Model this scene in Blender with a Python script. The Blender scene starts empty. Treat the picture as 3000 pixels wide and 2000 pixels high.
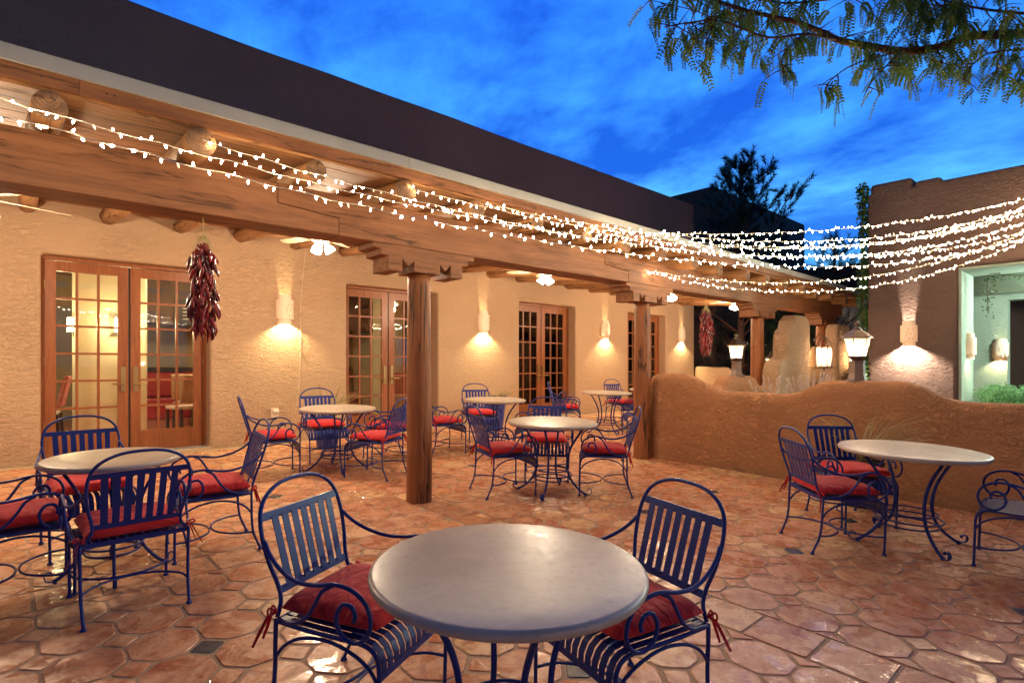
import bpy, bmesh, math, random
from mathutils import Vector, Matrix, noise as mnoise
R = math.radians
random.seed(7)
sc = bpy.context.scene
col = sc.collection

# ------------------------------------------------------------------ camera
HC = 1.45
TH = math.atan2(3314 - 1500, 1640.0)
camd = bpy.data.cameras.new('camera')
cam = bpy.data.objects.new('camera', camd)
col.objects.link(cam)
camd.sensor_width = 36.0
camd.lens = 1640.0 / 3000.0 * 36.0
camd.shift_y = 64.0 / 3000.0
camd.clip_end = 2000
camd.clip_start = 0.05
cam.location = (0, 0, HC)
cam.rotation_euler = (math.pi / 2, 0, TH - math.pi / 2)
sc.camera = cam

# ------------------------------------------------------------------ view
vs = sc.view_settings
vs.view_transform = 'Standard'
vs.look = 'None'
vs.exposure = 1.10
vs.gamma = 1.0
sc.render.engine = 'CYCLES'
cy = sc.cycles
cy.use_denoising = True
cy.max_bounces = 7
cy.diffuse_bounces = 4
cy.glossy_bounces = 3
cy.transparent_max_bounces = 12
cy.transmission_bounces = 4
cy.caustics_reflective = False
cy.caustics_refractive = False
cy.sample_clamp_indirect = 4.0
cy.use_light_tree = True

# ------------------------------------------------------------------ dusk sky
world = bpy.data.worlds.new("World")
sc.world = world
world.use_nodes = True
nt = world.node_tree
nt.nodes.clear()
def WN(t, **k):
    n = nt.nodes.new(t)
    for a, b in k.items():
        setattr(n, a, b)
    return n
tc = WN('ShaderNodeTexCoord')
sep = WN('ShaderNodeSeparateXYZ')
nt.links.new(tc.outputs['Generated'], sep.inputs[0])
def wmath(op, a, b=None, clamp=False):
    n = WN('ShaderNodeMath', operation=op)
    n.use_clamp = clamp
    for i, v in enumerate((a, b)):
        if v is None:
            continue
        if isinstance(v, (int, float)):
            n.inputs[i].default_value = v
        else:
            nt.links.new(v, n.inputs[i])
    return n.outputs[0]
zc = wmath('MAXIMUM', sep.outputs['Z'], 0.0)
den = wmath('ADD', zc, 0.22)
cx_ = wmath('DIVIDE', sep.outputs['X'], den)
cy_ = wmath('DIVIDE', sep.outputs['Y'], den)
comb = WN('ShaderNodeCombineXYZ')
nt.links.new(cx_, comb.inputs[0]); nt.links.new(cy_, comb.inputs[1])
mp = WN('ShaderNodeMapping')
mp.inputs['Rotation'].default_value = (0, 0, R(38))
mp.inputs['Scale'].default_value = (1.15, 0.80, 1)
mp.inputs['Location'].default_value = (3.1, 0.4, 0)
nt.links.new(comb.outputs[0], mp.inputs[0])
n1 = WN('ShaderNodeTexNoise')
n1.inputs['Scale'].default_value = 1.15; n1.inputs['Detail'].default_value = 9
n1.inputs['Roughness'].default_value = 0.62; n1.inputs['Distortion'].default_value = 0.15
nt.links.new(mp.outputs[0], n1.inputs['Vector'])
n2 = WN('ShaderNodeTexNoise')
n2.inputs['Scale'].default_value = 4.2; n2.inputs['Detail'].default_value = 8
n2.inputs['Roughness'].default_value = 0.6; n2.inputs['Distortion'].default_value = 0.2
nt.links.new(mp.outputs[0], n2.inputs['Vector'])
mixn = wmath('ADD', wmath('MULTIPLY', n1.outputs['Fac'], 0.72), wmath('MULTIPLY', n2.outputs['Fac'], 0.28))
cr = WN('ShaderNodeValToRGB')
cr.color_ramp.elements[0].position = 0.42; cr.color_ramp.elements[0].color = (0, 0, 0, 1)
cr.color_ramp.elements[1].position = 0.575; cr.color_ramp.elements[1].color = (1, 1, 1, 1)
nt.links.new(mixn, cr.inputs[0])
# height above the horizon: pale near it, deep towards the zenith
hor = WN('ShaderNodeValToRGB')
e = hor.color_ramp.elements
e[0].position = 0.0; e[0].color = (0.20, 0.60, 1.0, 1)
e[1].position = 1.0; e[1].color = (0.002, 0.012, 0.075, 1)
a_ = e.new(0.20); a_.color = (0.115, 0.52, 1.0, 1)
a_ = e.new(0.36); a_.color = (0.055, 0.34, 1.0, 1)
a_ = e.new(0.55); a_.color = (0.035, 0.27, 1.0, 1)
a_ = e.new(0.72); a_.color = (0.006, 0.055, 0.34, 1)
nt.links.new(zc, hor.inputs[0])
dark = WN('ShaderNodeValToRGB')
e = dark.color_ramp.elements
e[0].position = 0.0; e[0].color = (0.045, 0.28, 0.78, 1)
e[1].position = 1.0; e[1].color = (0.001, 0.007, 0.05, 1)
a_ = e.new(0.30); a_.color = (0.012, 0.115, 0.64, 1)
a_ = e.new(0.55); a_.color = (0.007, 0.075, 0.58, 1)
a_ = e.new(0.72); a_.color = (0.003, 0.03, 0.22, 1)
nt.links.new(zc, dark.inputs[0])
mx = WN('ShaderNodeMix', data_type='RGBA')
nt.links.new(cr.outputs[0], mx.inputs['Factor'])
nt.links.new(dark.outputs[0], mx.inputs['A'])
nt.links.new(hor.outputs[0], mx.inputs['B'])
# the afterglow lies ahead of the camera; the sky falls off smoothly towards the opposite side
dot = WN('ShaderNodeVectorMath', operation='DOT_PRODUCT')
nt.links.new(tc.outputs['Generated'], dot.inputs[0])
dot.inputs[1].default_value = (math.cos(TH - .15), math.sin(TH - .15), 0.0)
fall = WN('ShaderNodeMapRange', interpolation_type='SMOOTHSTEP')
fall.inputs['From Min'].default_value = -0.5; fall.inputs['From Max'].default_value = 0.62
fall.inputs['To Min'].default_value = 0.15; fall.inputs['To Max'].default_value = 0.64
nt.links.new(dot.outputs['Value'], fall.inputs['Value'])
bg = WN('ShaderNodeBackground')
nt.links.new(fall.outputs[0], bg.inputs['Strength'])
nt.links.new(mx.outputs['Result'], bg.inputs[0])
wo = WN('ShaderNodeOutputWorld')
nt.links.new(bg.outputs[0], wo.inputs[0])

# lamp powers (the lamps are built further down, each with its fixture)
P_FAN = 84.0
P_SCONCE = 54.0
P_BULB = 55.0
P_ROOM = 78.0
P_LANTERN = 34.0
WARM = (1.0, 0.77, 0.51)
YEL = (1.0, 0.80, 0.40)

# ------------------------------------------------------------------ camera maths used for measuring where things stand
FW = Vector((math.cos(TH), math.sin(TH), 0)); RT = Vector((math.sin(TH), -math.cos(TH), 0))
SL = 0.028
def ray(x, y):
    return FW + RT * ((x - 1500) / 1640.0) + Vector((0, 0, 1)) * ((1064 - y) / 1640.0)
def at_y(x, y, Y):
    d = ray(x, y); t = Y / d.y
    return Vector((0, 0, HC)) + d * t
def at_x(x, y, X):
    d = ray(x, y); t = X / d.x
    return Vector((0, 0, HC)) + d * t
def at_t(x, y, t):
    return Vector((0, 0, HC)) + ray(x, y) * t
def proj(p):
    q = Vector(p) - Vector((0, 0, HC)); z = q.dot(FW)
    if z < 0.05: return None
    return 1500 + 1640 * q.dot(RT) / z, 1064 - 1640 * q.z / z, z
def floor_z(y):
    return SL * y

# ------------------------------------------------------------------ object helpers
def tag(o, label=None, cat=None, group=None, kind=None):
    if label: o['label'] = label
    if cat: o['category'] = cat
    if group: o['group'] = group
    if kind: o['kind'] = kind
    return o
def empty(name, loc=(0, 0, 0), rz=0.0, label=None, cat=None, group=None, kind=None):
    o = bpy.data.objects.new(name, None)
    o.empty_display_size = 0.1
    col.objects.link(o)
    o.location = loc
    o.rotation_euler = (0, 0, rz)
    return tag(o, label, cat, group, kind)
class MB:
    def __init__(s): s.v = []; s.f = []; s.a = []
    def add(s, vs, fs, tint=0.5):
        b = len(s.v); s.v += [tuple(v) for v in vs]
        s.f += [tuple(i + b for i in f) for f in fs]; s.a += [tint] * len(fs)
        return s
    def box(s, x0, x1, y0, y1, z0, z1, tint=0.5):
        return s.add([(x0,y0,z0),(x1,y0,z0),(x1,y1,z0),(x0,y1,z0),(x0,y0,z1),(x1,y0,z1),(x1,y1,z1),(x0,y1,z1)],
              [(0,3,2,1),(4,5,6,7),(0,1,5,4),(1,2,6,5),(2,3,7,6),(3,0,4,7)], tint)
    def hexa(s, p, tint=0.5):      # 8 corner points, bottom four then top four
        return s.add(p, [(0,3,2,1),(4,5,6,7),(0,1,5,4),(1,2,6,5),(2,3,7,6),(3,0,4,7)], tint)
    def tube(s, pts, r, n=8, caps=True, smooth=4, flat=None, tint=0.5):
        """round bar along a Catmull-Rom curve; r a number or one radius per control point; flat=(a,b) gives an elliptic section"""
        P = [Vector(p) for p in pts]
        rr = r if isinstance(r, (list, tuple)) else [r] * len(P)
        if smooth > 1 and len(P) > 2:
            Q = []; q = []
            for i in range(len(P) - 1):
                p0 = P[i-1] if i > 0 else P[0] * 2 - P[1]
                p1, p2 = P[i], P[i+1]
                p3 = P[i+2] if i + 2 < len(P) else P[-1] * 2 - P[-2]
                for k in range(smooth):
                    t = k / smooth
                    Q.append(0.5 * ((2*p1) + (p2-p0)*t + (2*p0-5*p1+4*p2-p3)*t*t + (3*p1-p0-3*p2+p3)*t*t*t))
                    q.append(rr[i] + (rr[i+1]-rr[i]) * t)
            Q.append(P[-1]); q.append(rr[-1]); P, rr = Q, q
        T = []
        for i in range(len(P)):
            a = P[max(0, i-1)]; b = P[min(len(P)-1, i+1)]
            d = (b - a)
            T.append(d.normalized() if d.length > 1e-9 else Vector((0, 0, 1)))
        u = T[0].orthogonal().normalized()
        if flat: 
            u = Vector(flat[2]); u = (u - T[0] * u.dot(T[0])).normalized()
        vs_ = []
        for i, p in enumerate(P):
            u = (u - T[i] * u.dot(T[i]))
            u = u.normalized() if u.length > 1e-6 else T[i].orthogonal().normalized()
            w = T[i].cross(u)
            for k in range(n):
                an = 2 * math.pi * k / n
                if flat:
                    vs_.append(p + u * (flat[0] * math.cos(an)) + w * (flat[1] * math.sin(an)))
                else:
                    vs_.append(p + (u * math.cos(an) + w * math.sin(an)) * rr[i])
        fs = []
        for i in range(len(P) - 1):
            for k in range(n):
                a = i*n+k; b = i*n+(k+1) % n
                fs.append((a, b, b+n, a+n))
        if caps:
            fs.append(tuple(reversed(range(n)))); fs.append(tuple(range((len(P)-1)*n, len(P)*n)))
        return s.add(vs_, fs, tint)
    def lathe(s, prof, n=24, c=(0, 0, 0), a0=0.0, a1=2*math.pi, tint=0.5):
        full = abs(a1 - a0 - 2*math.pi) < 1e-6
        m = n if full else n + 1
        vs_ = []
        for r, z in prof:
            for k in range(m):
                a = a0 + (a1-a0) * k / n
                vs_.append((c[0] + r*math.cos(a), c[1] + r*math.sin(a), c[2] + z))
        fs = []
        for i in range(len(prof)-1):
            for k in range(n):
                k2 = (k+1) % m
                if not full and k == m-1: continue
                fs.append((i*m+k, i*m+k2, (i+1)*m+k2, (i+1)*m+k))
        return s.add(vs_, fs, tint)
    def ribbon(s, pts, w, up=(0, 0, 1), tint=0.5):
        """flat tapering blade, w one width per point"""
        P = [Vector(p) for p in pts]; ww = w if isinstance(w, (list, tuple)) else [w]*len(P)
        vs_ = []
        for i, p in enumerate(P):
            t = (P[min(i+1, len(P)-1)] - P[max(0, i-1)])
            sd = t.cross(Vector(up))
            sd = sd.normalized() if sd.length > 1e-6 else Vector((1, 0, 0))
            vs_ += [p - sd*ww[i]/2, p + sd*ww[i]/2]
        return s.add(vs_, [(2*i, 2*i+1, 2*i+3, 2*i+2) for i in range(len(P)-1)], tint)
    def mesh(s, name, mat, smooth=False):
        me = bpy.data.meshes.new(name)
        me.from_pydata(s.v, [], s.f)
        me.materials.append(mat)
        at = me.attributes.new('tint', 'FLOAT', 'FACE')
        at.data.foreach_set('value', s.a)
        if smooth:
            me.polygons.foreach_set('use_smooth', [True]*len(me.polygons))
        me.update()
        return me
    def build(s, name, mat, parent=None, smooth=False, loc=None, rot=None, kind=None, label=None, bevel=0, autosm=False):
        me = s.mesh(name, mat, smooth)
        o = bpy.data.objects.new(name, me)
        col.objects.link(o)
        if parent: o.parent = parent
        if loc: o.location = loc
        if rot: o.rotation_euler = rot
        if kind: o['kind'] = kind
        if label: o['label'] = label
        if bevel:
            m = o.modifiers.new('bevel', 'BEVEL'); m.width = bevel; m.segments = 2; m.limit_method = 'ANGLE'; m.angle_limit = R(35)
        return o
def link(name, me, parent=None, loc=None, rot=None, scale=None):
    o = bpy.data.objects.new(name, me); col.objects.link(o)
    if parent: o.parent = parent
    if loc: o.location = loc
    if rot: o.rotation_euler = rot
    if scale: o.scale = scale
    return o
def kids(o): return [c for c in bpy.data.objects if c.parent == o]
def copy_tree(root, loc=None, rz=None, **tags):
    def rec(o, par):
        c = o.copy(); col.objects.link(c); c.parent = par
        for ch in o.children: rec(ch, c)
        return c
    r = rec(root, None)
    if loc: r.location = loc
    if rz is not None: r.rotation_euler = (r.rotation_euler[0], r.rotation_euler[1], rz)
    for k, v in tags.items(): r[k] = v
    return r
def lamp(name, kind, energy, color, parent=None, loc=(0, 0, 0), rot=(0, 0, 0), size=0.05, spot=None):
    l = bpy.data.lights.new(name, kind); l.energy = energy; l.color = color
    if kind == 'POINT': l.shadow_soft_size = size
    if kind == 'AREA': l.size = size
    if kind == 'SPOT': l.shadow_soft_size = size; l.spot_size = spot or R(100); l.spot_blend = 0.7
    o = bpy.data.objects.new(name, l); col.objects.link(o)
    o.location = loc; o.rotation_euler = rot
    if parent: o.parent = parent
    return o

# ------------------------------------------------------------------ materials
class NT:
    def __init__(s, name, disp=False):
        s.m = bpy.data.materials.new(name); s.m.use_nodes = True
        s.t = s.m.node_tree; s.t.nodes.clear()
        s.out = s.n('ShaderNodeOutputMaterial'); s.b = s.n('ShaderNodeBsdfPrincipled')
        s.l(s.b.outputs[0], s.out.inputs[0])
    def n(s, t, **k):
        x = s.t.nodes.new(t)
        for a, b in k.items(): setattr(x, a, b)
        return x
    def l(s, a, b): s.t.links.new(a, b)
    def put(s, sock, v):
        if isinstance(v, (int, float)): sock.default_value = v
        elif isinstance(v, tuple): sock.default_value = v if len(v) == len(sock.default_value) else tuple(v) + (1,)
        else: s.l(v, sock)
    def coord(s, kind='Object', scale=(1, 1, 1), rot=(0, 0, 0), loc=None, rnd=False):
        c = s.n('ShaderNodeTexCoord'); m = s.n('ShaderNodeMapping')
        s.l(c.outputs[kind], m.inputs[0])
        m.inputs['Scale'].default_value = scale; m.inputs['Rotation'].default_value = rot
        if rnd:
            oi = s.n('ShaderNodeObjectInfo'); mu = s.n('ShaderNodeMath', operation='MULTIPLY'); mu.inputs[1].default_value = 37.0
            s.l(oi.outputs['Random'], mu.inputs[0]); cb = s.n('ShaderNodeCombineXYZ')
            for i in range(3): s.l(mu.outputs[0], cb.inputs[i])
            s.l(cb.outputs[0], m.inputs['Location'])
        return m.outputs[0]
    def world(s, scale=(1, 1, 1)):
        g = s.n('ShaderNodeNewGeometry'); m = s.n('ShaderNodeMapping'); s.l(g.outputs['Position'], m.inputs[0])
        m.inputs['Scale'].default_value = scale
        return m.outputs[0]
    def noise(s, vec, scale, detail=4, rough=0.5, dist=0.0, out='Fac'):
        x = s.n('ShaderNodeTexNoise'); s.put(x.inputs['Vector'], vec)
        x.inputs['Scale'].default_value = scale; x.inputs['Detail'].default_value = detail
        x.inputs['Roughness'].default_value = rough; x.inputs['Distortion'].default_value = dist
        return x.outputs[out]
    def vor(s, vec, scale, feat='F1', out='Distance', rnd=1.0):
        x = s.n('ShaderNodeTexVoronoi', feature=feat); s.put(x.inputs['Vector'], vec)
        x.inputs['Scale'].default_value = scale; x.inputs['Randomness'].default_value = rnd
        return x.outputs[out]
    def ramp(s, f, stops):
        x = s.n('ShaderNodeValToRGB'); e = x.color_ramp.elements
        while len(e) > 1: e.remove(e[-1])
        e[0].position = stops[0][0]; e[0].color = tuple(stops[0][1]) + (1,) if not isinstance(stops[0][1], (int, float)) else (stops[0][1],)*3 + (1,)
        for p, c in stops[1:]:
            q = e.new(p); q.color = tuple(c) + (1,) if not isinstance(c, (int, float)) else (c, c, c, 1)
        s.put(x.inputs[0], f); return x.outputs[0]
    def mix(s, f, a, b, mode='MIX'):
        x = s.n('ShaderNodeMix', data_type='RGBA', blend_type=mode)
        s.put(x.inputs['Factor'], f); s.put(x.inputs['A'], a); s.put(x.inputs['B'], b)
        return x.outputs['Result']
    def math(s, op, a, b=0.0, clamp=False):
        x = s.n('ShaderNodeMath', operation=op); x.use_clamp = clamp
        s.put(x.inputs[0], a); s.put(x.inputs[1], b); return x.outputs[0]
    def bump(s, h, strength=0.5, dist=0.01, normal=None):
        x = s.n('ShaderNodeBump'); x.inputs['Strength'].default_value = strength; x.inputs['Distance'].default_value = dist
        s.put(x.inputs['Height'], h)
        if normal is not None: s.l(normal, x.inputs['Normal'])
        return x.outputs[0]
    def attr(s, name='tint'):
        x = s.n('ShaderNodeAttribute', attribute_name=name); return x.outputs['Fac']
    def set(s, **k):
        names = dict(color='Base Color', rough='Roughness', metal='Metallic', spec='Specular IOR Level', normal='Normal',
                     emis='Emission Color', estr='Emission Strength', coat='Coat Weight', crough='Coat Roughness', sheen='Sheen Weight',
                     sss='Subsurface Weight', trans='Transmission Weight', ior='IOR')
        for a, v in k.items(): s.put(s.b.inputs[names[a]], v)
        return s
def simple(name, c, rough=0.5, metal=0.0, spec=0.5, nscale=0, namp=0.12, bump=0):
    t = NT(name)
    if nscale:
        v = t.coord(rnd=True); f = t.noise(v, nscale, 5, .6)
        cc = t.mix(f, tuple(x*(1-namp*2) for x in c), tuple(min(1, x*(1+namp*2)) for x in c))
        t.set(color=cc)
        if bump: t.set(normal=t.bump(f, bump, .004))
    else: t.set(color=c)
    t.set(rough=rough, metal=metal, spec=spec)
    return t.m
def glow(name, c, strength):
    t = NT(name); t.set(color=(0.8, 0.75, 0.65), emis=c, estr=strength, rough=.4); return t.m

def stucco(name, base, dark, scale=1.0, bstr=0.9, dist=.021):
    t = NT(name); g = t.world()
    big = t.noise(g, 0.55, 5, .55)
    mid = t.noise(g, 3.2, 6, .6)
    c = t.mix(t.ramp(big, [(.32, 0.), (.7, 1.)]), dark, base)
    c = t.mix(t.math('MULTIPLY', mid, .35), c, tuple(x*.72 for x in base))
    # trowelled skip texture: warped noise ridges with flat knocked-down tops
    w = t.noise(g, 9*scale, 2, .5, out='Color')
    vm = t.n('ShaderNodeVectorMath', operation='MULTIPLY_ADD'); t.l(w, vm.inputs[0]); vm.inputs[1].default_value = (.10, .10, .10); t.l(g, vm.inputs[2])
    st = t.n('ShaderNodeMapping'); t.l(vm.outputs[0], st.inputs[0]); st.inputs['Scale'].default_value = (.75, .75, 1.9)
    k = t.noise(st.outputs[0], 17*scale, 4, .58, .9)
    kd = t.ramp(k, [(.38, 0.), (.45, .45), (.52, .55), (.56, 1.), (.70, .92)])
    msk = t.ramp(t.noise(g, 1.1, 3, .5), [(.35, .35), (.6, 1.)])
    fine = t.noise(g, 150, 3, .6)
    h = t.math('ADD', t.math('MULTIPLY', kd, msk), t.math('MULTIPLY', fine, .12))
    swell = t.noise(g, 1.6, 3, .5)
    n0 = t.bump(swell, .35, .05)
    n1_ = t.bump(h, bstr*.95, dist, n0)
    c = t.mix(t.math('MULTIPLY', kd, .10), c, tuple(min(1, x*1.15) for x in base))
    t.set(color=c, rough=.88, spec=.25, normal=n1_)
    return t.m
M = {}
M['stucco'] = stucco('porch_stucco', (.57, .385, .245), (.48, .32, .20), 1.0, .9, .016)
M['stucco_low'] = stucco('patio_wall_stucco', (.56, .265, .125), (.47, .22, .105), 1.2, 1.0, .032)
M['stucco_brown'] = stucco('brown_stucco', (.34, .18, .135), (.26, .14, .105), .9, .9)
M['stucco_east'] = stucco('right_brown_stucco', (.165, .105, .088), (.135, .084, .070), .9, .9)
M['stucco_dark'] = stucco('far_brown_stucco', (.13, .08, .065), (.10, .065, .05), .7, .5)
M['stucco_green'] = stucco('pale_portico_stucco', (.37, .43, .36), (.32, .38, .31), 1.3, .9)

def wood(name, axis, base, dark, scale=1.0, rough=.62, knots=True, crack=.6):
    t = NT(name)
    sc_ = [20*scale]*3; sc_[axis] = .9*scale
    v = t.coord('Object', tuple(sc_), rnd=True)
    warp = t.noise(t.coord('Object', tuple(1.6 if i != axis else .7 for i in range(3)), rnd=True), 2.0, 2, .5, out='Color')
    vm = t.n('ShaderNodeVectorMath', operation='MULTIPLY_ADD'); t.l(warp, vm.inputs[0]); vm.inputs[1].default_value = (2.4, 2.4, 2.4); t.l(v, vm.inputs[2])
    g1 = t.noise(vm.outputs[0], 1.3, 6, .62)
    sc2 = [60*scale]*3; sc2[axis] = 1.5*scale
    g2 = t.noise(t.coord('Object', tuple(sc2), rnd=True), 1.0, 4, .6)
    f = t.math('ADD', t.math('MULTIPLY', g1, .75), t.math('MULTIPLY', g2, .25))
    c = t.ramp(f, [(.30, dark), (.45, tuple((a+b)/2 for a, b in zip(base, dark))), (.56, base), (.75, tuple(min(1, a*1.18) for a in base))])
    big = t.noise(t.coord('Object', (1.1, 1.1, 1.1), rnd=True), 1.1, 4, .6)
    c = t.mix(t.ramp(big, [(.35, .0), (.7, .5)]), c, tuple(x*.62 for x in base))
    if knots:
        ks = [3.2]*3; ks[axis] = 1.9
        kv = t.vor(t.coord('Object', tuple(ks), rnd=True), 1.0)
        km = t.ramp(kv, [(.04, 1.), (.09, .0)])
        c = t.mix(t.math('MULTIPLY', km, .8), c, tuple(x*.45 for x in dark))
    # drying cracks
    cs = [9*scale]*3; cs[axis] = .55*scale
    ck = t.noise(t.coord('Object', tuple(cs), rnd=True), 1.0, 5, .55, .4)
    cd = t.math('ABSOLUTE', t.math('SUBTRACT', ck, .5))
    mask = t.noise(t.coord('Object', (1.3, 1.3, 1.3), rnd=True), 1.2, 2, .5)
    cm = t.math('MULTIPLY', t.ramp(cd, [(.006, 1.), (.018, 0.)]), t.ramp(mask, [(.44, 0.), (.52, 1.)]))
    c = t.mix(t.math('MULTIPLY', cm, crack), c, (.03, .014, .006))
    h = t.math('SUBTRACT', t.math('MULTIPLY', f, .35), t.math('MULTIPLY', cm, 1.2))
    ao = t.n('ShaderNodeNewGeometry')
    t.set(color=c, rough=rough, spec=.35, normal=t.bump(h, .55, .006))
    return t.m
for nm, ax in (('x', 0), ('y', 1), ('z', 2)):
    M['wood_'+nm] = wood('timber_'+nm, ax, (.29, .120, .050), (.15, .056, .022))
M['viga'] = wood('peeled_log', 1, (.46, .235, .10), (.24, .11, .045), .9, .58, True, .9)
M['post'] = wood('round_post', 2, (.31, .110, .036), (.16, .050, .016), .8, .55, True, .95)
M['plank'] = wood('ceiling_plank', 0, (.44, .22, .095), (.25, .115, .045), 1.1, .7)
M['door'] = wood('door_timber', 2, (.34, .115, .042), (.21, .062, .02), 1.2, .36, True, .1)
def endgrain():
    t = NT('log_end'); v = t.coord('Object')
    w = t.n('ShaderNodeTexWave', wave_type='RINGS', rings_direction='Y'); t.l(v, w.inputs['Vector'])
    w.inputs['Scale'].default_value = 16; w.inputs['Distortion'].default_value = 2.0; w.inputs['Detail'].default_value = 3
    c = t.mix(w.outputs['Fac'], (.22, .11, .05), (.34, .18, .085))
    c = t.mix(t.ramp(t.noise(v, 7, 4, .6), [(.35, .9), (.65, 0.)]), c, (.10, .052, .028))
    t.set(color=c, rough=.8, normal=t.bump(w.outputs['Fac'], .4, .004)); return t.m
M['endgrain'] = endgrain()
M['flashing'] = simple('galvanised_flashing', (.40, .385, .34), .5, .15, .5, 3, .12)
M['seam'] = simple('flashing_seam', (.28, .25, .2), .5)
def navy(name, c):
    t = NT(name); v = t.coord('Object')
    f = t.noise(v, 140, 3, .6); g = t.noise(v, 4, 4, .6)
    t.set(color=t.mix(g, tuple(x*.75 for x in c), tuple(x*1.2 for x in c)), rough=t.ramp(g, [(.3, .32), (.7, .44)]), spec=.26, normal=t.bump(f, .22, .0008)); return t.m
M['navy'] = navy('navy_paint', (.018, .036, .200))
def fabric():
    t = NT('red_canvas'); v = t.coord('Object', rnd=True)
    f = t.noise(v, 5, 4, .6); w = t.noise(v, 260, 2, .5)
    fold = t.noise(t.coord('Object', (5, 14, 9), rnd=True), 1.0, 3, .5, .8)
    t.set(color=t.mix(f, (.46, .014, .018), (.62, .026, .030)), rough=.85, sheen=.15, spec=.2,
          normal=t.bump(w, .25, .0012, t.bump(fold, .8, .035))); return t.m
M['red'] = fabric()
def tabletop():
    t = NT('stone_tabletop'); v = t.coord('Object', rnd=True)
    a = t.noise(v, 3.2, 6, .65, .4); b = t.noise(v, 34, 5, .65); fs = t.noise(v, 230, 3, .7)
    c = t.mix(t.ramp(a, [(.38, 0.), (.60, 1.)]), (.40, .325, .26), (.50, .425, .345))
    c = t.mix(t.ramp(b, [(.52, 0.), (.75, .45)]), c, (.33, .25, .19))
    c = t.mix(t.ramp(fs, [(.62, 0.), (.72, .5)]), c, (.20, .15, .12))
    pit = t.vor(v, 13, rnd=1.0)
    sp = t.noise(v, 9, 2, .5)
    pm = t.math('MULTIPLY', t.ramp(pit, [(.035, 1.), (.07, 0.)]), t.ramp(sp, [(.55, 0.), (.62, 1.)]))
    c = t.mix(pm, c, (.10, .06, .045))
    t.set(color=c, rough=t.ramp(b, [(.3, .26), (.7, .46)]), spec=.5, normal=t.bump(t.math('SUBTRACT', t.math('MULTIPLY', fs, .3), pm), .25, .002)); return t.m
M['tabletop'] = tabletop()
def tile_mat():
    t = NT('saltillo_tile'); g = t.world(); a = t.attr('tint')
    w4 = t.n('ShaderNodeCombineXYZ'); am = t.math('MULTIPLY', a, 53.0)
    for i in range(3): t.l(am, w4.inputs[i])
    vm = t.n('ShaderNodeVectorMath', operation='ADD'); t.l(g, vm.inputs[0]); t.l(w4.outputs[0], vm.inputs[1]); v = vm.outputs[0]
    c = t.ramp(a, [(0., (.42, .130, .060)), (.2, (.52, .185, .085)), (.4, (.57, .225, .105)), (.6, (.50, .20, .115)), (.78, (.58, .27, .14)), (.90, (.66, .40, .20)), (1., (.70, .46, .24))])
    m1 = t.noise(v, 5.5, 6, .68, 1.2)
    c = t.mix(t.ramp(m1, [(.42, 0.), (.58, .70)]), c, (.70, .40, .23))
    m2 = t.noise(v, 11, 6, .7, .6)
    c = t.mix(t.ramp(m2, [(.50, 0.), (.62, .7)]), c, (.33, .10, .048))
    m3 = t.noise(v, 2.6, 5, .6)
    c = t.mix(t.ramp(m3, [(.55, 0.), (.75, .45)]), c, (.34, .18, .13))
    pits = t.noise(v, 60, 4, .75)
    pm = t.ramp(pits, [(.66, 0.), (.74, 1.)])
    c = t.mix(t.math('MULTIPLY', pm, .7), c, (.13, .055, .03))
    wear = t.noise(v, 4.0, 7, .72, .9)
    rgh = t.ramp(wear, [(.40, .12), (.47, .20), (.52, .42), (.64, .58)])
    h = t.math('ADD', t.math('MULTIPLY', t.noise(v, 7, 4, .6), 1.0), t.math('MULTIPLY', t.ramp(wear, [(.46, 0.), (.51, .10)]), -1.0))
    h = t.math('SUBTRACT', h, t.math('MULTIPLY', pm, .15))
    t.set(color=c, rough=rgh, spec=.5, normal=t.bump(h, .5, .010)); return t.m
M['tile'] = tile_mat()
M['slate'] = simple('blue_grey_glaze', (.055, .068, .085), .22, 0, .6, 22, .35, .4)
def grout():
    t = NT('grout'); g = t.world(); f = t.noise(g, 26, 5, .7)
    t.set(color=t.mix(f, (.32, .20, .125), (.46, .31, .20)), rough=.85, normal=t.bump(f, .6, .006)); return t.m
M['grout'] = grout()
def glass():
    t = NT('window_glass'); t.t.nodes.remove(t.b)
    tr = t.n('ShaderNodeBsdfTransparent'); tr.inputs[0].default_value = (.93, .95, .93, 1)
    gl = t.n('ShaderNodeBsdfGlossy'); gl.inputs['Roughness'].default_value = .01
    fr = t.n('ShaderNodeFresnel'); fr.inputs[0].default_value = 1.5
    f = t.math('MULTIPLY', fr.outputs[0], 1.7, True)
    mxs = t.n('ShaderNodeMixShader'); t.l(f, mxs.inputs[0]); t.l(tr.outputs[0], mxs.inputs[1]); t.l(gl.outputs[0], mxs.inputs[2])
    t.l(mxs.outputs[0], t.out.inputs[0]); return t.m
M['glass'] = glass()
def frosted():
    t = NT('lantern_glass'); t.t.nodes.remove(t.b)
    tr = t.n('ShaderNodeBsdfTransparent'); tr.inputs[0].default_value = (1, .93, .84, 1)
    em = t.n('ShaderNodeBsdfTranslucent'); em.inputs[0].default_value = (.95, .85, .75, 1)
    mxs = t.n('ShaderNodeMixShader'); mxs.inputs[0].default_value = .30; t.l(tr.outputs[0], mxs.inputs[1]); t.l(em.outputs[0], mxs.inputs[2])
    t.l(mxs.outputs[0], t.out.inputs[0]); return t.m
M['frosted'] = frosted()
M['brass'] = simple('aged_brass', (.42, .29, .13), .32, .9)
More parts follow.
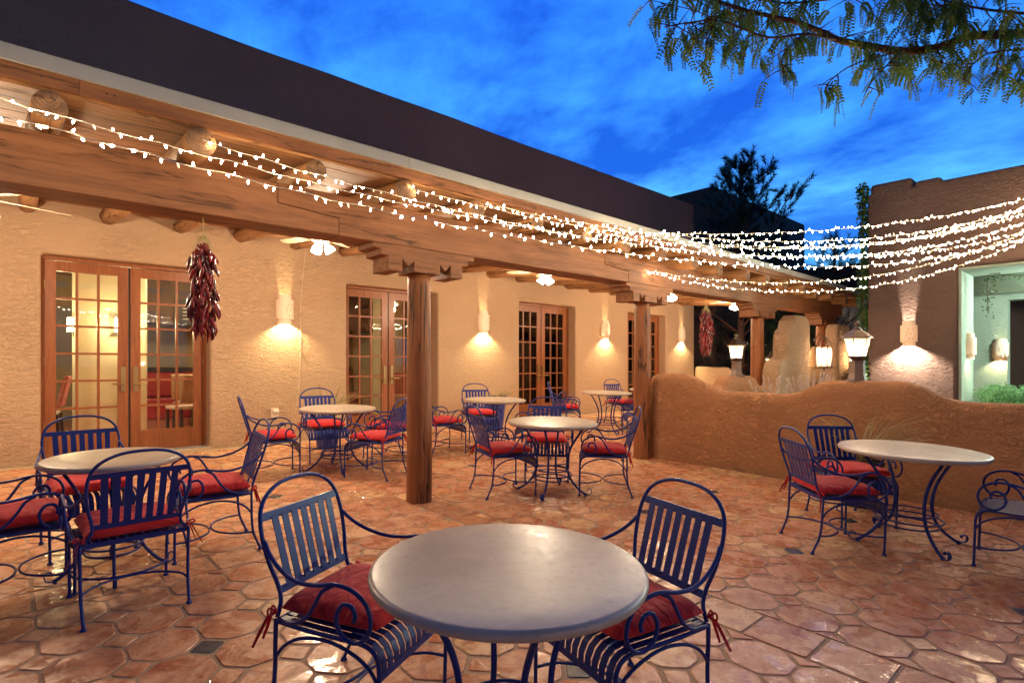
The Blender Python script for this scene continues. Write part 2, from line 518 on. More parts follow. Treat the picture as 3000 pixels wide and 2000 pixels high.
def ceramic():
    t = NT('cream_ceramic'); t.set(color=(.80, .66, .52), rough=.5, spec=.4)
    tl = t.n('ShaderNodeBsdfTranslucent'); tl.inputs[0].default_value = (.95, .66, .44, 1)
    m_ = t.n('ShaderNodeMixShader'); m_.inputs[0].default_value = .06
    t.l(t.b.outputs[0], m_.inputs[1]); t.l(tl.outputs[0], m_.inputs[2]); t.l(m_.outputs[0], t.out.inputs[0]); return t.m
M['ceramic'] = ceramic()
M['carving'] = simple('ceramic_relief', (.60, .48, .34), .6)
M['bulb'] = glow('bulb_glow', (1.0, .74, .44), 122.0)
M['bulb_dim'] = glow('bulb_half_lit', (1.0, .62, .28), .9)
M['shade'] = glow('fan_shade_glow', (1.0, .86, .62), 7.0)
M['wire'] = simple('white_wire', (.72, .66, .54), .5)
M['fanwhite'] = simple('fan_white', (.60, .52, .40), .45)
M['blade'] = simple('fan_blade', (.36, .27, .18), .5)
M['chili'] = simple('dried_chili', (.24, .012, .010), .32, 0, .5, 14, .4, .5)
M['chili2'] = simple('dark_dried_chili', (.085, .008, .010), .24, 0, .65, 14, .4, .5)
M['straw'] = simple('dry_straw', (.52, .43, .22), .8, 0, .3, 6, .2)
M['pot'] = simple('blue_glazed_pot', (.020, .045, .24), .2, 0, .6, 8, .25)
M['potdark'] = simple('black_pot', (.02, .02, .022), .5)
M['soil'] = simple('soil', (.05, .03, .02), .95, 0, .2, 20, .3, .6)
M['bronze'] = simple('bronze_metal', (.13, .085, .06), .42, .6, .5, 12, .25)
M['brownmetal'] = simple('brown_painted_base', (.20, .13, .10), .45, .2)
def leaf(name, a, b, trans=.25):
    t = NT(name); f = t.attr('tint')
    t.set(color=t.mix(f, a, b), rough=.5, spec=.4)
    tl = t.n('ShaderNodeBsdfTranslucent'); t.put(tl.inputs[0], t.mix(f, a, b))
    mxs = t.n('ShaderNodeMixShader'); mxs.inputs[0].default_value = trans
    t.l(t.b.outputs[0], mxs.inputs[1]); t.l(tl.outputs[0], mxs.inputs[2]); t.l(mxs.outputs[0], t.out.inputs[0]); return t.m
M['locust'] = leaf('locust_leaf', (.05, .13, .018), (.24, .33, .06))
M['pine'] = leaf('pine_needles', (.012, .028, .014), (.030, .055, .022), .1)
M['vine'] = leaf('vine_leaf', (.025, .075, .015), (.07, .16, .035))
M['bush'] = leaf('liriope_leaf', (.06, .19, .07), (.26, .46, .22))
M['grass'] = leaf('dry_grass', (.20, .19, .06), (.58, .47, .24), .3)
M['lav'] = leaf('dry_flower_stalk', (.50, .36, .32), (.80, .64, .56), .3)
M['bark'] = simple('bark', (.10, .045, .03), .8, 0, .3, 30, .3, .8)
def ground():
    t = NT('garden_gravel'); g = t.world(); f = t.noise(g, 30, 6, .7)
    t.set(color=t.mix(f, (.07, .045, .03), (.17, .11, .075)), rough=.95, normal=t.bump(f, .8, .02)); return t.m
M['ground'] = ground()
M['cream'] = stucco('interior_plaster', (.74, .62, .40), (.70, .58, .36), 1, .05)
M['soffit'] = simple('brown_soffit', (.10, .055, .035), .7)
M['wall_in'] = simple('interior_back_wall', (.42, .31, .17), .85, 0, .3, 1.2, .15)
M['ceil_in'] = simple('interior_ceiling', (.34, .22, .13), .8, 0, .3, 2, .1)
M['floor_in'] = simple('interior_tile_floor', (.40, .14, .065), .3, 0, .5, 3, .25)
M['booth'] = simple('red_vinyl', (.45, .035, .035), .35, 0, .5)
M['darkwood'] = simple('dark_wood', (.035, .02, .015), .4)
M['tan_up'] = simple('tan_upholstery', (.46, .29, .17), .75, 0, .3, 9, .15)
def stripes():
    t = NT('striped_upholstery'); v = t.coord('Object')
    w = t.n('ShaderNodeTexWave', bands_direction='X'); t.l(v, w.inputs['Vector']); w.inputs['Scale'].default_value = 9; w.inputs['Distortion'].default_value = .0
    t.set(color=t.ramp(w.outputs['Fac'], [(.2, (.36, .02, .03)), (.55, (.50, .05, .05)), (.8, (.60, .30, .22))]), rough=.8); return t.m
M['stripe'] = stripes()
M['white'] = simple('white_cloth', (.78, .74, .66), .7)
M['offwhite'] = simple('seat_cream', (.62, .56, .46), .7)
M['black'] = simple('black_paint', (.012, .012, .014), .4)
M['menu'] = simple('black_board', (.03, .028, .03), .6)
M['bottle'] = simple('bottle_glass', (.03, .10, .09), .12)
M['bottle2'] = simple('amber_bottle', (.28, .10, .02), .12)
M['lampshade'] = glow('interior_sconce_glow', (1.0, .80, .45), 5.0)
M['gate'] = wood('gate_timber', 2, (.52, .30, .14), (.36, .19, .08), 1.0, .6)
M['outlet'] = simple('outlet_plate', (.62, .50, .36), .5)

# ================================================================== SETTING
# ---- ground
g = MB().add([(-400, -400, -.16), (600, -400, -.16), (600, 600, -.16), (-400, 600, -.16)], [(0, 1, 2, 3)])
g.build('ground', M['ground'], kind='structure')

# ---- patio floor: sloping grout bed with tiles laid one by one
XE = 15.45
bed = MB()
for (x0, x1, y0, y1) in ((-5, 6.85, -4.5, 8.72), (6.85, XE, 4.35, 8.72)):
    bed.hexa([(x0, y0, -.4), (x1, y0, -.4), (x1, y1, -.4), (x0, y1, -.4),
              (x0, y0, SL*y0-.0045), (x1, y0, SL*y0-.0045), (x1, y1, SL*y1-.0045), (x0, y1, SL*y1-.0045)])
floor_o = bed.build('patio_floor', M['grout'], kind='structure')
PX, PY, CUT = .305, .325, .088
X0, Y0 = .722 + PX/2, 3.322 + PY/2 - PY     # centre of octagon (0,0) lies between dots
def special_col(i): return i in (-5, 7, 19, 31, 43)
def special_row(j): return j == 3
tiles = []
rt_ = random.Random(3)
def poly_tile(pts, tint, dome=.0015):
    """a hand-made tile: jittered outline, corners eased, edge dropped below the face"""
    cx = sum(p[0] for p in pts)/len(pts); cy2 = sum(p[1] for p in pts)/len(pts)
    out = []
    n = len(pts)
    tlt = (rt_.uniform(-.004, .004), rt_.uniform(-.004, .004)); dz = rt_.uniform(-.0012, .0014)
    for k in range(n):
        p = Vector(pts[k]); a = Vector(pts[k-1]); b = Vector(pts[(k+1) % n])
        j = Vector((rt_.uniform(-.0035, .0035), rt_.uniform(-.0035, .0035)))
        ea = min(.010, (a-p).length*.2); eb = min(.010, (b-p).length*.2)
        out.append(p + (a-p).normalized()*ea + j); out.append(p + (b-p).normalized()*eb + j)
    m = len(out)
    low = [(p.x, p.y, SL*p.y - .009) for p in out]
    inn = []; top = []
    for p in out:
        d = Vector((cx, cy2)) - p; d.normalize()
        q = p + d*.0018; r = p + d*.0065
        inn.append((q.x, q.y, SL*q.y - .0020 + dz))
        top.append((r.x, r.y, SL*r.y + dz + tlt[0]*(r.x-cx) + tlt[1]*(r.y-cy2)))
    c = (cx, cy2, SL*cy2 + dz + dome)
    vs_ = low + inn + top + [c]
    fs = []
    for k in range(m):
        k2 = (k+1) % m
        fs += [(k, k2, m+k2, m+k), (m+k, m+k2, 2*m+k2, 2*m+k), (2*m+k, 2*m+k2, 3*m)]
    return vs_, fs
def inpatio(x, y):
    return (-4.8 < x < 6.75 and -4.3 < y < 8.6) or (6.75 <= x < XE-.1 and 4.45 < y < 8.6)
for i in range(-19, 48):
    for j in range(-24, 18):
        cxx, cyy = X0 + i*PX, Y0 + j*PY
        # octagon or square
        if inpatio(cxx, cyy):
            gr = .0055 + rt_.uniform(0, .003)
            hx, hy = PX/2 - gr, PY/2 - gr
            tint = rt_.betavariate(1.5, 1.9) if rt_.random() > .09 else rt_.uniform(.9, 1.0)
            if special_col(i) or special_row(j):
                tiles.append((cxx, cyy, [(cxx-hx, cyy-hy), (cxx+hx, cyy-hy), (cxx+hx, cyy+hy), (cxx-hx, cyy+hy)], tint, 'tile', .09))
            else:
                c_ = CUT + .003
                tiles.append((cxx, cyy, [(cxx-hx+c_, cyy-hy), (cxx+hx-c_, cyy-hy), (cxx+hx, cyy-hy+c_), (cxx+hx, cyy+hy-c_),
                                         (cxx+hx-c_, cyy+hy), (cxx-hx+c_, cyy+hy), (cxx-hx, cyy+hy-c_), (cxx-hx, cyy-hy+c_)], tint, 'tile', .085))
        # dot at the upper right corner of the cell, trimmed where plain squares meet it
        dx, dy = cxx + PX/2, cyy + PY/2
        if inpatio(dx, dy):
            q = CUT - .0095
            L = not special_col(i); Rr = not special_col(i+1); D = not special_row(j); U = not special_row(j+1)
            if not (L or Rr) or not (D or U): continue
            pts = []
            if L and Rr and D and U: pts = [(dx-q, dy), (dx, dy-q), (dx+q, dy), (dx, dy+q)]
            elif L and Rr: 
                s_ = 1 if U else -1
                pts = [(dx-q, dy+s_*.008), (dx+q, dy+s_*.008), (dx, dy+s_*q)]
            elif D and U:
                s_ = 1 if Rr else -1
                pts = [(dx+s_*.008, dy-q), (dx+s_*q, dy), (dx+s_*.008, dy+q)]
            else: continue
            if len(pts) == 3:
                a_, b_, c_ = (Vector(p) for p in pts)
                if (b_-a_).cross(c_-a_) if False else ((b_.x-a_.x)*(c_.y-a_.y)-(b_.y-a_.y)*(c_.x-a_.x)) < 0: pts = pts[::-1]
            darkdot = (i + 1) % 4 == 0 and (j + 1) % 4 == 0 and len(pts) == 4
            tiles.append((dx, dy, pts, rt_.betavariate(1.6, 2.2), 'slate' if darkdot else 'tile', .012))
def tile_px(t):
    p = proj((t[0], t[1], SL*t[1]))
    if not p or not (-30 < p[0] < 3030) or not (1064 < p[1] < 2040): return 0
    return t[5] / p[2]**3
tiles.sort(key=tile_px, reverse=True)
rest = {'tile': MB(), 'slate': MB()}
for k, t in enumerate(tiles):
    vs_, fs = poly_tile(t[2], t[3])
    if k < 300:
        b = MB(); b.add(vs_, fs, t[3]); b.build('tile', M[t[4]], floor_o, smooth=False)
    else:
        rest[t[4]].add(vs_, fs, t[3])
rest['tile'].build('tile_field', M['tile'], floor_o, kind='stuff')
rest['slate'].build('slate_inset', M['slate'], floor_o, kind='stuff')

# ================================================================== MAIN BUILDING
YW = 8.73
building = empty('adobe_building', (7, YW, 0.2), 0, 'long tan stucco adobe building with glazed double doors behind the porch', 'building')
def bl(x, y, z): return (x-7, y-YW, z-.2)
DOORS = [(-3.62, -1.78), (.31, 2.14), (4.20, 6.02), (8.11, 9.90), (11.95, 13.70)]
ZB, ZT = .27, 2.77
XL, XR, ZP = -9.0, 15.21, 6.17
def wall_grid(xs, zs, hole, y0, y1, top=None):
    """solid wall with openings: front at y0, back at y1"""
    b = bmesh.new()
    def has(i, k): return 0 <= i < len(xs)-1 and 0 <= k < len(zs)-1 and not hole(i, k)
    vc = {}
    def V(i, k, s):
        if (i, k, s) not in vc: vc[(i, k, s)] = b.verts.new((xs[i], y0 if s == 0 else y1, zs[k]))
        return vc[(i, k, s)]
    for i in range(len(xs)-1):
        for k in range(len(zs)-1):
            if not has(i, k): continue
            b.faces.new((V(i, k, 0), V(i+1, k, 0), V(i+1, k+1, 0), V(i, k+1, 0)))
            b.faces.new((V(i, k, 1), V(i, k+1, 1), V(i+1, k+1, 1), V(i+1, k, 1)))
            if not has(i-1, k): b.faces.new((V(i, k, 0), V(i, k+1, 0), V(i, k+1, 1), V(i, k, 1)))
            if not has(i+1, k): b.faces.new((V(i+1, k, 0), V(i+1, k, 1), V(i+1, k+1, 1), V(i+1, k+1, 0)))
            if not has(i, k-1): b.faces.new((V(i, k, 0), V(i, k, 1), V(i+1, k, 1), V(i+1, k, 0)))
            if not has(i, k+1): b.faces.new((V(i, k+1, 0), V(i+1, k+1, 0), V(i+1, k+1, 1), V(i, k+1, 1)))
    return b
xs = [XL]
for a, c in DOORS: xs += [a, c]
xs += [XR]
zs = [-.2, ZB, ZT, 3.46]
bm = wall_grid(xs, zs, lambda i, k: k == 1 and i % 2 == 1, YW, YW+.36)
bmesh.ops.translate(bm, verts=bm.verts, vec=(-7, -YW, -.2))
me = bpy.data.meshes.new('wall'); bm.to_mesh(me); bm.free(); me.materials.append(M['stucco'])
w = link('wall', me, building)
mo = w.modifiers.new('bevel', 'BEVEL'); mo.width = .035; mo.segments = 3; mo.limit_method = 'ANGLE'
u_ = wall_grid([XL + (XR-XL)*q/60 for q in range(61)], [3.462, ZP], lambda i, k: False, YW, YW+.36)
for v_ in u_.verts:
    if v_.co.z > 6: v_.co.z += .022*mnoise.noise(Vector((v_.co.x*.55, 0, 0))) + .008*mnoise.noise(Vector((v_.co.x*2.3, 1, 0)))
bmesh.ops.translate(u_, verts=u_.verts, vec=(-7, -YW, -.2))
me = bpy.data.meshes.new('upper_wall'); u_.to_mesh(me); u_.free(); me.materials.append(M['stucco_brown'])
w = link('upper_wall', me, building)
mo = w.modifiers.new('bevel', 'BEVEL'); mo.width = .06; mo.segments = 3; mo.limit_method = 'ANGLE'
# parapet returns, side wall and roof
MB().box(-16+0, XR-7, .37, 9.0, 3.6, 3.75).build('roof', M['stucco_dark'], building)
sw = MB().box(XR-7-.36, XR-7-.001, .361, 9.0, -.4, ZP-.2-.004); sw.build('side_wall', M['stucco_brown'], building, bevel=.04)
for (x0, x1, yy, zz) in ((13.9, 14.5, 11.2, .16), (14.55, 15.2, 10.0, .24)):
    MB().box(x0-7, x1-7, yy-YW, yy-YW+.5, ZP-.6, ZP-.2+zz).build('parapet', M['stucco_brown'], building, bevel=.10)
# door leaves
def door_leaf(x0, x1, hinge_left, par):
    """one glazed leaf, its front face at local y=0; returned as a part of the building"""
    w_ = x1-x0; st, top, bot, mt = .115, .13, .27, .028
    H = ZT-ZB-.012; z0 = ZB+.006
    b = MB()
    b.box(0, st, 0, .045, 0, H); b.box(w_-st, w_, 0, .045, 0, H)
    b.box(st, w_-st, .001, .044, H-top, H); b.box(st, w_-st, .001, .044, 0, bot)
    gx0, gx1, gz0, gz1 = st, w_-st, bot, H-top
    pw = (gx1-gx0-2*mt)/3; ph = (gz1-gz0-5*mt)/6
    for i in range(1, 3):
        xx = gx0 + i*pw + (i-1)*mt
        b.box(xx, xx+mt, .006, .039, gz0, gz1)
    for k in range(1, 6):
        zz = gz0 + k*ph + (k-1)*mt
        for i in range(3):
            xx = gx0 + i*(pw+mt)
            b.box(xx, xx+pw, .008, .037, zz, zz+mt)
    lf = b.build('door', M['door'], par, loc=bl(x0, YW+.25, z0))
    for i in range(3):
        for k in range(6):
            xx = gx0 + i*(pw+mt); zz = gz0 + k*(ph+mt)
            MB().box(xx-.003, xx+pw+.003, .020, .024, zz-.003, zz+ph+.003).build('pane', M['glass'], lf)
    hx = w_-st*.5 if hinge_left else st*.5
    h = MB(); h.box(hx-.028, hx+.028, -.012, 0, .80, 1.13)
    s_ = -1 if hinge_left else 1
    h.tube([(hx, -.006, .90), (hx, -.05, .90), (hx+s_*.03, -.058, .90), (hx+s_*.13, -.055, .905)], .011, 8)
    h.build('handle', M['brass'], lf)
    for zz in (.35, 1.15, 2.1):
        hh = 0.0 if hinge_left else w_
        MB().box(hh-.008, hh+.008, -.008, -.001, zz, zz+.10).build('hinge', M['brass'], lf)
    return lf
for a, c in DOORS:
    fr = MB(); t_ = .035
    fr.box(a, a+t_, YW+.22, YW+.355, ZB, ZT); fr.box(c-t_, c, YW+.22, YW+.355, ZB, ZT); fr.box(a+t_, c-t_, YW+.222, YW+.353, ZT-t_, ZT)
    fr.v = [bl(*v) for v in fr.v]; fr.build('door_frame', M['door'], building)
    ZTs = ZT; ZT = ZT-t_
    m_ = (a+c)/2
    door_leaf(a+t_+.003, m_-.012, True, building); door_leaf(m_+.012, c-t_-.003, False, building)
    ZT = ZTs
    s = MB().box(a+.002, c-.002, YW+.02, YW+.34, ZB-.03, ZB+.004); s.v = [bl(*v) for v in s.v]; s.build('threshold', M['flashing'], building)
    s = MB().box(m_-.011, m_+.011, YW+.262, YW+.29, ZB+.005, ZT-t_-.01); s.v = [bl(*v) for v in s.v]; s.build('astragal', M['black'], building)

# ---- restaurant inside (parts of the building)
ir = MB(); ir.box(XL, XR-.4, YW+.36, 15.0, .20, .262); ir.v = [bl(*v) for v in ir.v]; ir.build('interior_floor', M['floor_in'], building)
ir = MB(); ir.box(XL, XR-.4, YW+.362, 15.0, 3.25, 3.35); ir.v = [bl(*v) for v in ir.v]; ir.build('interior_ceiling', M['ceil_in'], building)
ir = MB(); ir.box(XL, XR-.4, 14.6, 14.8, .262, 3.25); ir.v = [bl(*v) for v in ir.v]; ir.build('interior_wall', M['wall_in'], building)
ir = MB(); ir.box(7.2, 7.4, 10.9, 14.6, .262, 3.25); ir.v = [bl(*v) for v in ir.v]; ir.build('partition_wall', M['cream'], building)
for (x0, x1, y0, y1) in ((.80, 1.75, 11.0, 11.6), (6.3, 6.8, 11.2, 11.8), (12.0, 12.6, 11.3, 11.8)):
    ir = MB(); ir.box(x0, x1, y0, y1, .262, 3.25); ir.v = [bl(*v) for v in ir.v]; ir.build('column', M['cream'], building, bevel=.03)
for k in range(9):
    ir = MB(); x = -2 + k*1.9
    ir.tube([(x, YW+.4, 3.12), (x, 14.55, 3.12)], .12, 10, smooth=1); ir.v = [bl(*v) for v in ir.v]; ir.build('ceiling_beam', M['viga'], building, smooth=True)
def rloc(b, name, mat, par=building, **k):
    b.v = [bl(*v) for v in b.v]; return b.build(name, mat, par, **k)
ir = MB(); ir.box(XL, .55, 12.4, 12.6, .262, 3.25); ir.v = [bl(*v) for v in ir.v]; ir.build('partition_wall', M['darkwood'], building)  # dark wall added here to darken the left door panes
ir = MB(); ir.box(1.8, 7.19, 12.9, 13.3, 2.25, 3.25); ir.v = [bl(*v) for v in ir.v]; ir.build('added_soffit', M['soffit'], building)  # dark soffit added to darken the upper part of the view inside
# ---- interior furniture, things of their own
def thing_mesh(b, name, mat, label, cat, loc, group=None, **k):
    o = b.build(name, mat, None, loc=loc, **k); return tag(o, label, cat, group)
bo = empty('booth', (5.0, 13.9, .262), 0, 'long red vinyl booth along the back wall of the dining room', 'booth')
MB().box(-3.6, 2.0, 0, .5, 0, .45).build('seat', M['booth'], bo, bevel=.04)
MB().box(-3.6, 2.0, .45, .62, .46, 1.00).build('backrest', M['booth'], bo, bevel=.04)
MB().box(-3.6, 2.0, .44, .63, 1.005, 1.10).build('trim', M['darkwood'], bo)
dchair_n = [0]
def din_chair(x, y, rz, up, label):
    t = empty('dining_chair', (x, y, .262), rz, label, 'chair', 'upholstered chairs in the dining room')
    for sx in (-.2, .2):
        MB().box(sx-.02, sx+.02, .18, .22, 0, .44).build('leg', M['darkwood'], t)
        MB().hexa([(sx-.02, -.28, 0), (sx+.02, -.28, 0), (sx+.02, -.24, 0), (sx-.02, -.24, 0), (sx-.02, -.24, .46), (sx+.02, -.24, .46), (sx+.02, -.20, .46), (sx-.02, -.20, .46)]).build('leg', M['darkwood'], t)
    MB().box(-.23, .23, -.22, .23, .44, .52).build('seat', M['offwhite'], t, bevel=.03)
    MB().hexa([(-.23, -.27, .56), (.23, -.27, .56), (.23, -.21, .56), (-.23, -.21, .56), (-.22, -.36, 1.0), (.22, -.36, 1.0), (.22, -.31, 1.0), (-.22, -.31, 1.0)]).build('backrest', M[up], t, bevel=.02)
    return t
def din_table(x, y, label):
    t = empty('dining_table', (x, y, .262), 0, label, 'table', 'dining room tables')
    MB().box(-.4, .4, -.4, .4, .74, .78).build('table_top', M['darkwood'], t, bevel=.01)
    b = MB(); b.tube([(0, 0, .02), (0, 0, .74)], .05, 10, smooth=1); b.build('pedestal', M['black'], t, smooth=True)
    MB().box(-.28, .28, -.04, .04, 0, .03).box(-.04, .04, -.28, .28, .001, .029).build('foot', M['black'], t)
    return t
din_table(3.0, 12.0, 'square dark dining table seen through the right leaf of the nearest door')
din_chair(2.45, 11.3, R(-25), 'tan_up', 'tan dining chair nearest the glass of the right leaf of the first door')
din_chair(3.35, 11.0, R(10), 'tan_up', 'tan dining chair with its back towards the first door, before the dark table')
din_chair(3.1, 12.9, R(180), 'stripe', 'striped red dining chair facing the first door across the dark table')
din_chair(4.0, 12.2, R(110), 'stripe', 'striped red dining chair at the side of the dark table, before the booth')
din_chair(2.2, 10.4, R(15), 'tan_up', 'tan dining chair in front row behind the right leaf of the first door')
din_chair(2.9, 10.2, R(-60), 'stripe', 'striped red dining chair turned sideways behind the first door')
din_table(-.3, 11.6, 'dark dining table left of the yellow interior column')
din_chair(.35, 10.5, R(80), 'stripe', 'striped red dining chair closest to the left leaf of the first door')
din_chair(.2, 11.9, R(100), 'stripe', 'striped red dining chair just left of the yellow interior column')
din_table(7.9, 12.0, 'dark dining table inside the third door')
din_chair(7.0, 10.2, R(30), 'tan_up', 'tan dining chair inside the second door')
din_chair(6.1, 10.4, R(-30), 'stripe', 'striped dining chair inside the second door, by the post')
din_chair(8.9, 10.6, R(20), 'stripe', 'striped dining chair inside the third door, left pane column')
din_chair(9.9, 11.4, R(60), 'stripe', 'striped dining chair inside the third door, right pane column')
din_chair(11.0, 12.6, R(60), 'stripe', 'striped dining chair deep inside the third door')
tb = empty('buffet_table', (8.4, 13.2, .262), 0, 'long white clothed buffet table in the bright back of the room behind the second door', 'table')
MB().box(-.9, .9, -.35, .35, .0, .8).build('cloth', M['white'], tb, bevel=.02)
# shelf of bottles high on the far wall
sh = empty('bottle_shelf', (5.2, 14.35, 1.62), 0, 'dark wall shelf that carries the bottles above the red booth', 'shelf')
MB().box(-1.6, 1.6, 0, .24, 0, .04).build('board', M['darkwood'], sh)
MB().box(-1.6, 1.6, .2, .245, .05, .5).build('back_panel', M['menu'], sh)
bt = [MB(), MB()]
bottle_me = []
for q, mm in enumerate((M['bottle'], M['bottle2'], M['white'])):
    b = MB(); b.lathe([(.0, 0), (.037, 0), (.038, .17), (.014, .22), (.013, .29), (0, .292)], 10); bottle_me.append(b.mesh('bottle', mm, True))
for k in range(26):
    o = link('bottle', bottle_me[(k*7) % 3], None, (3.7 + k*.115, 14.42, 1.661)); tag(o, 'bottle in the row on the shelf above the red booth', 'bottle', 'bottles on the wall shelf')
mb_ = empty('menu_board', (3.9, 12.85, 2.42), 0, 'black menu board above the bottle shelf', 'sign')
MB().box(-1.4, 1.4, 0, .04, -.18, .32).build('board', M['menu'], mb_)
ln = MB()
for r_ in range(5):
    for c_ in range(8):
        x = -1.25 + c_*.32; ln.box(x, x + random.uniform(.12, .24), -.004, -.001, .2 - r_*.07, .213 - r_*.07)
ln.build('chalk_line', M['white'], mb_)
def in_sconce(x, y, z, ry, label):
    t = empty('interior_sconce', (x, y, z), ry, label, 'wall lamp', 'slatted wall lamps in the dining room')
    MB().box(-.12, .12, -.07, 0, 0, .22).build('lamp_shade', M['lampshade'], t)
    b = MB()
    for zz in (-.012, .07, .15, .222): b.box(-.127, .127, -.077, -.0005, zz, zz+.012)
    b.build('frame', M['black'], t)
    lamp('interior_sconce_light', 'POINT', 22, YEL, t, (0, -.16, .1), size=.06); return t
in_sconce(1.42, 10.995, 1.95, 0, 'slatted lamp glowing on the yellow column behind the left leaf of the first door')
in_sconce(.795, 11.3, 1.95, R(-90), 'slatted lamp on the side of the yellow column')
in_sconce(12.3, 11.295, 1.95, 0, 'slatted lamp on the interior column behind the fourth door')
in_sconce(9.6, 14.59, 2.0, 0, 'slatted lamp on the back wall seen through the third door')
pc = empty('picture', (9.0, 14.57, 1.75), 0, 'dark abstract picture on the back wall behind the third door', 'picture')
MB().box(-.22, .22, 0, .025, -.5, .5).build('canvas', M['white'], pc)
b = MB()
for k in range(9):
    x = random.uniform(-.16, .14); z = random.uniform(-.45, .2); b.tube([(x, -.004, z), (x+random.uniform(-.04, .04), -.004, z+.15), (x+random.uniform(-.03, .05), -.004, z+.28)], .012, 5)
b.build('brush_stroke', M['black'], pc)
pc = empty('picture', (6.25, 11.19, 1.75), 0, 'small grey grid picture on the interior column behind the second door', 'picture')
MB().box(.05, .25, -.02, 0, -.14, .14).build('panel', M['menu'], pc)
for (x, y, lb) in ((-.8, 10.6, 'left of the first door'), (2.6, 10.8, 'behind the right leaf of the first door'), (4.6, 13.2, 'above the red booth'), (8.3, 12.8, 'above the white buffet table'), (10.2, 11.2, 'behind the third door'), (13.6, 12.0, 'behind the fourth door')):
    t = empty('pendant_lamp', (x, y, 3.0), 0, 'glowing glass pendant lamp in the dining room, ' + lb, 'ceiling lamp', 'pendant lamps in the dining room')
    b = MB(); b.lathe([(.02, 0), (.08, -.05), (.12, -.16), (.0, -.17)], 12); b.build('lamp_shade', M['lampshade'], t, smooth=True)
    b = MB(); b.tube([(0, 0, 0), (0, 0, .24)], .008, 6, smooth=1); b.build('stem', M['black'], t)
    lamp('pendant_light', 'POINT', P_ROOM, (1, .80, .50), t, (0, 0, -.3), size=.12)

# ================================================================== PORCH
porch = empty('porch', (7, 4.6, .13), 0, 'timber porch roof on round log posts with carved corbels along the adobe building', 'porch')
def pl(v): return (v[0]-7, v[1]-4.6, v[2]-.13)
def ppart(b, name, mat, **k):
    b.v = [pl(v) for v in b.v]; return b.build(name, mat, porch, **k)
PX0, PX1 = -5.2, 14.55
def roof_z(y): return 3.015 + .085*(y-4.2)
def drop(x): return -.009*max(0, x-3)
# beams (two timber lengths scarf-jointed)
BY0, BY1, BZ0, BZ1 = 4.45, 4.75, 2.52, 2.86
joints = [-5.2, 1.62-.05, 5.6, 9.9, 14.25]
for k in range(4):
    a, c = joints[k], joints[k+1]
    o = bpy.data.objects
    b = MB()
    s1 = .50 if k > 0 else 0; s2 = .50 if k < 3 else 0
    zm = (BZ0+BZ1)/2 + .01
    g_ = .0015
    prof = [(a if not s1 else a, BZ0 if not s1 else zm+g_)]
    # stepped scarf: lower half starts later than the upper half
    if s1: prof = [(a+g_, BZ1), (a+g_, zm+g_), (a+s1+g_, zm-.035+g_), (a+s1+g_, BZ0)]
    else: prof = [(a, BZ1), (a, BZ0)]
    if s2: prof += [(c+s2-g_, BZ0), (c+s2-g_, zm-.035-g_), (c-g_, zm-g_), (c-g_, BZ1)]
    else: prof += [(c, BZ0), (c, BZ1)]
    n = len(prof)
    vs_ = [(x, BY0, z) for x, z in prof] + [(x, BY1, z) for x, z in prof]
    xm = (a+c)/2
    fs = [tuple(range(n)), tuple(reversed(range(n, 2*n)))] + [(i, i+n, (i+1) % n + n, (i+1) % n) for i in range(n)]
    b.add([(x-xm, y-4.6, z-2.69) for x, y, z in vs_], fs)
    b.build('beam', M['wood_x'], porch, loc=(xm-7, 0, 2.69-.13), bevel=.008)
# posts with carved corbels
def corbel_profile():
    # half outline from the outer top corner down and in, z measured from the underside of the beam (negative down)
    h = [(.56, 0), (.56, -.045), (.485, -.052), (.485, -.10), (.41, -.108), (.41, -.235),
         (.27, -.235), (.27, -.115), (.205, -.185), (.145, -.125), (.145, -.225)]
    return h
for k, xp in enumerate((-.72, 2.95, 6.62, 10.23, 13.4)):
    b = MB(); zb = SL*4.6 - .01
    prof = [(.118, zb), (.122, zb+.02), (.120, 1.0), (.114, 1.7), (.110, 2.30)]
    b.tube([(0, 0, z) for _, z in prof], [r for r, _ in prof], 28, smooth=6)
    rr = random.Random(k)
    b.v = [(v[0]*(1+.018*mnoise.noise(Vector((v[0]*9, v[1]*9, v[2]*.9+k*7)))) + .012*mnoise.noise(Vector((k, 3, v[2]*.8))),
            v[1]*(1+.018*mnoise.noise(Vector((v[0]*9, v[1]*9, v[2]*.9+k*7)))), v[2]) for v in b.v]
    b.build('post', M['post'], porch, smooth=True, loc=(xp-7, 0, -.13))
    h = corbel_profile()
    prof = [(-x, z) for x, z in reversed(h)]
    outl = prof + []
    # full outline anticlockwise seen from the front (y negative side)
    right = h[::-1]      # from centre bottom to outer top
    left = [(-x, z) for x, z in h]  # outer top to centre bottom
    full = left + right
    n = len(full)
    b = MB()
    y0, y1 = -.148, .148
    vs_ = [(x, y0, z-.001) for x, z in full] + [(x, y1, z-.001) for x, z in full]
    b.add(vs_, [tuple(range(n)), tuple(reversed(range(n, 2*n)))] + [(i, i+n, (i+1) % n + n, (i+1) % n) for i in range(n)])
    b.build('corbel', M['wood_x'], porch, loc=(xp-7, 0, BZ0-.13), bevel=.004)
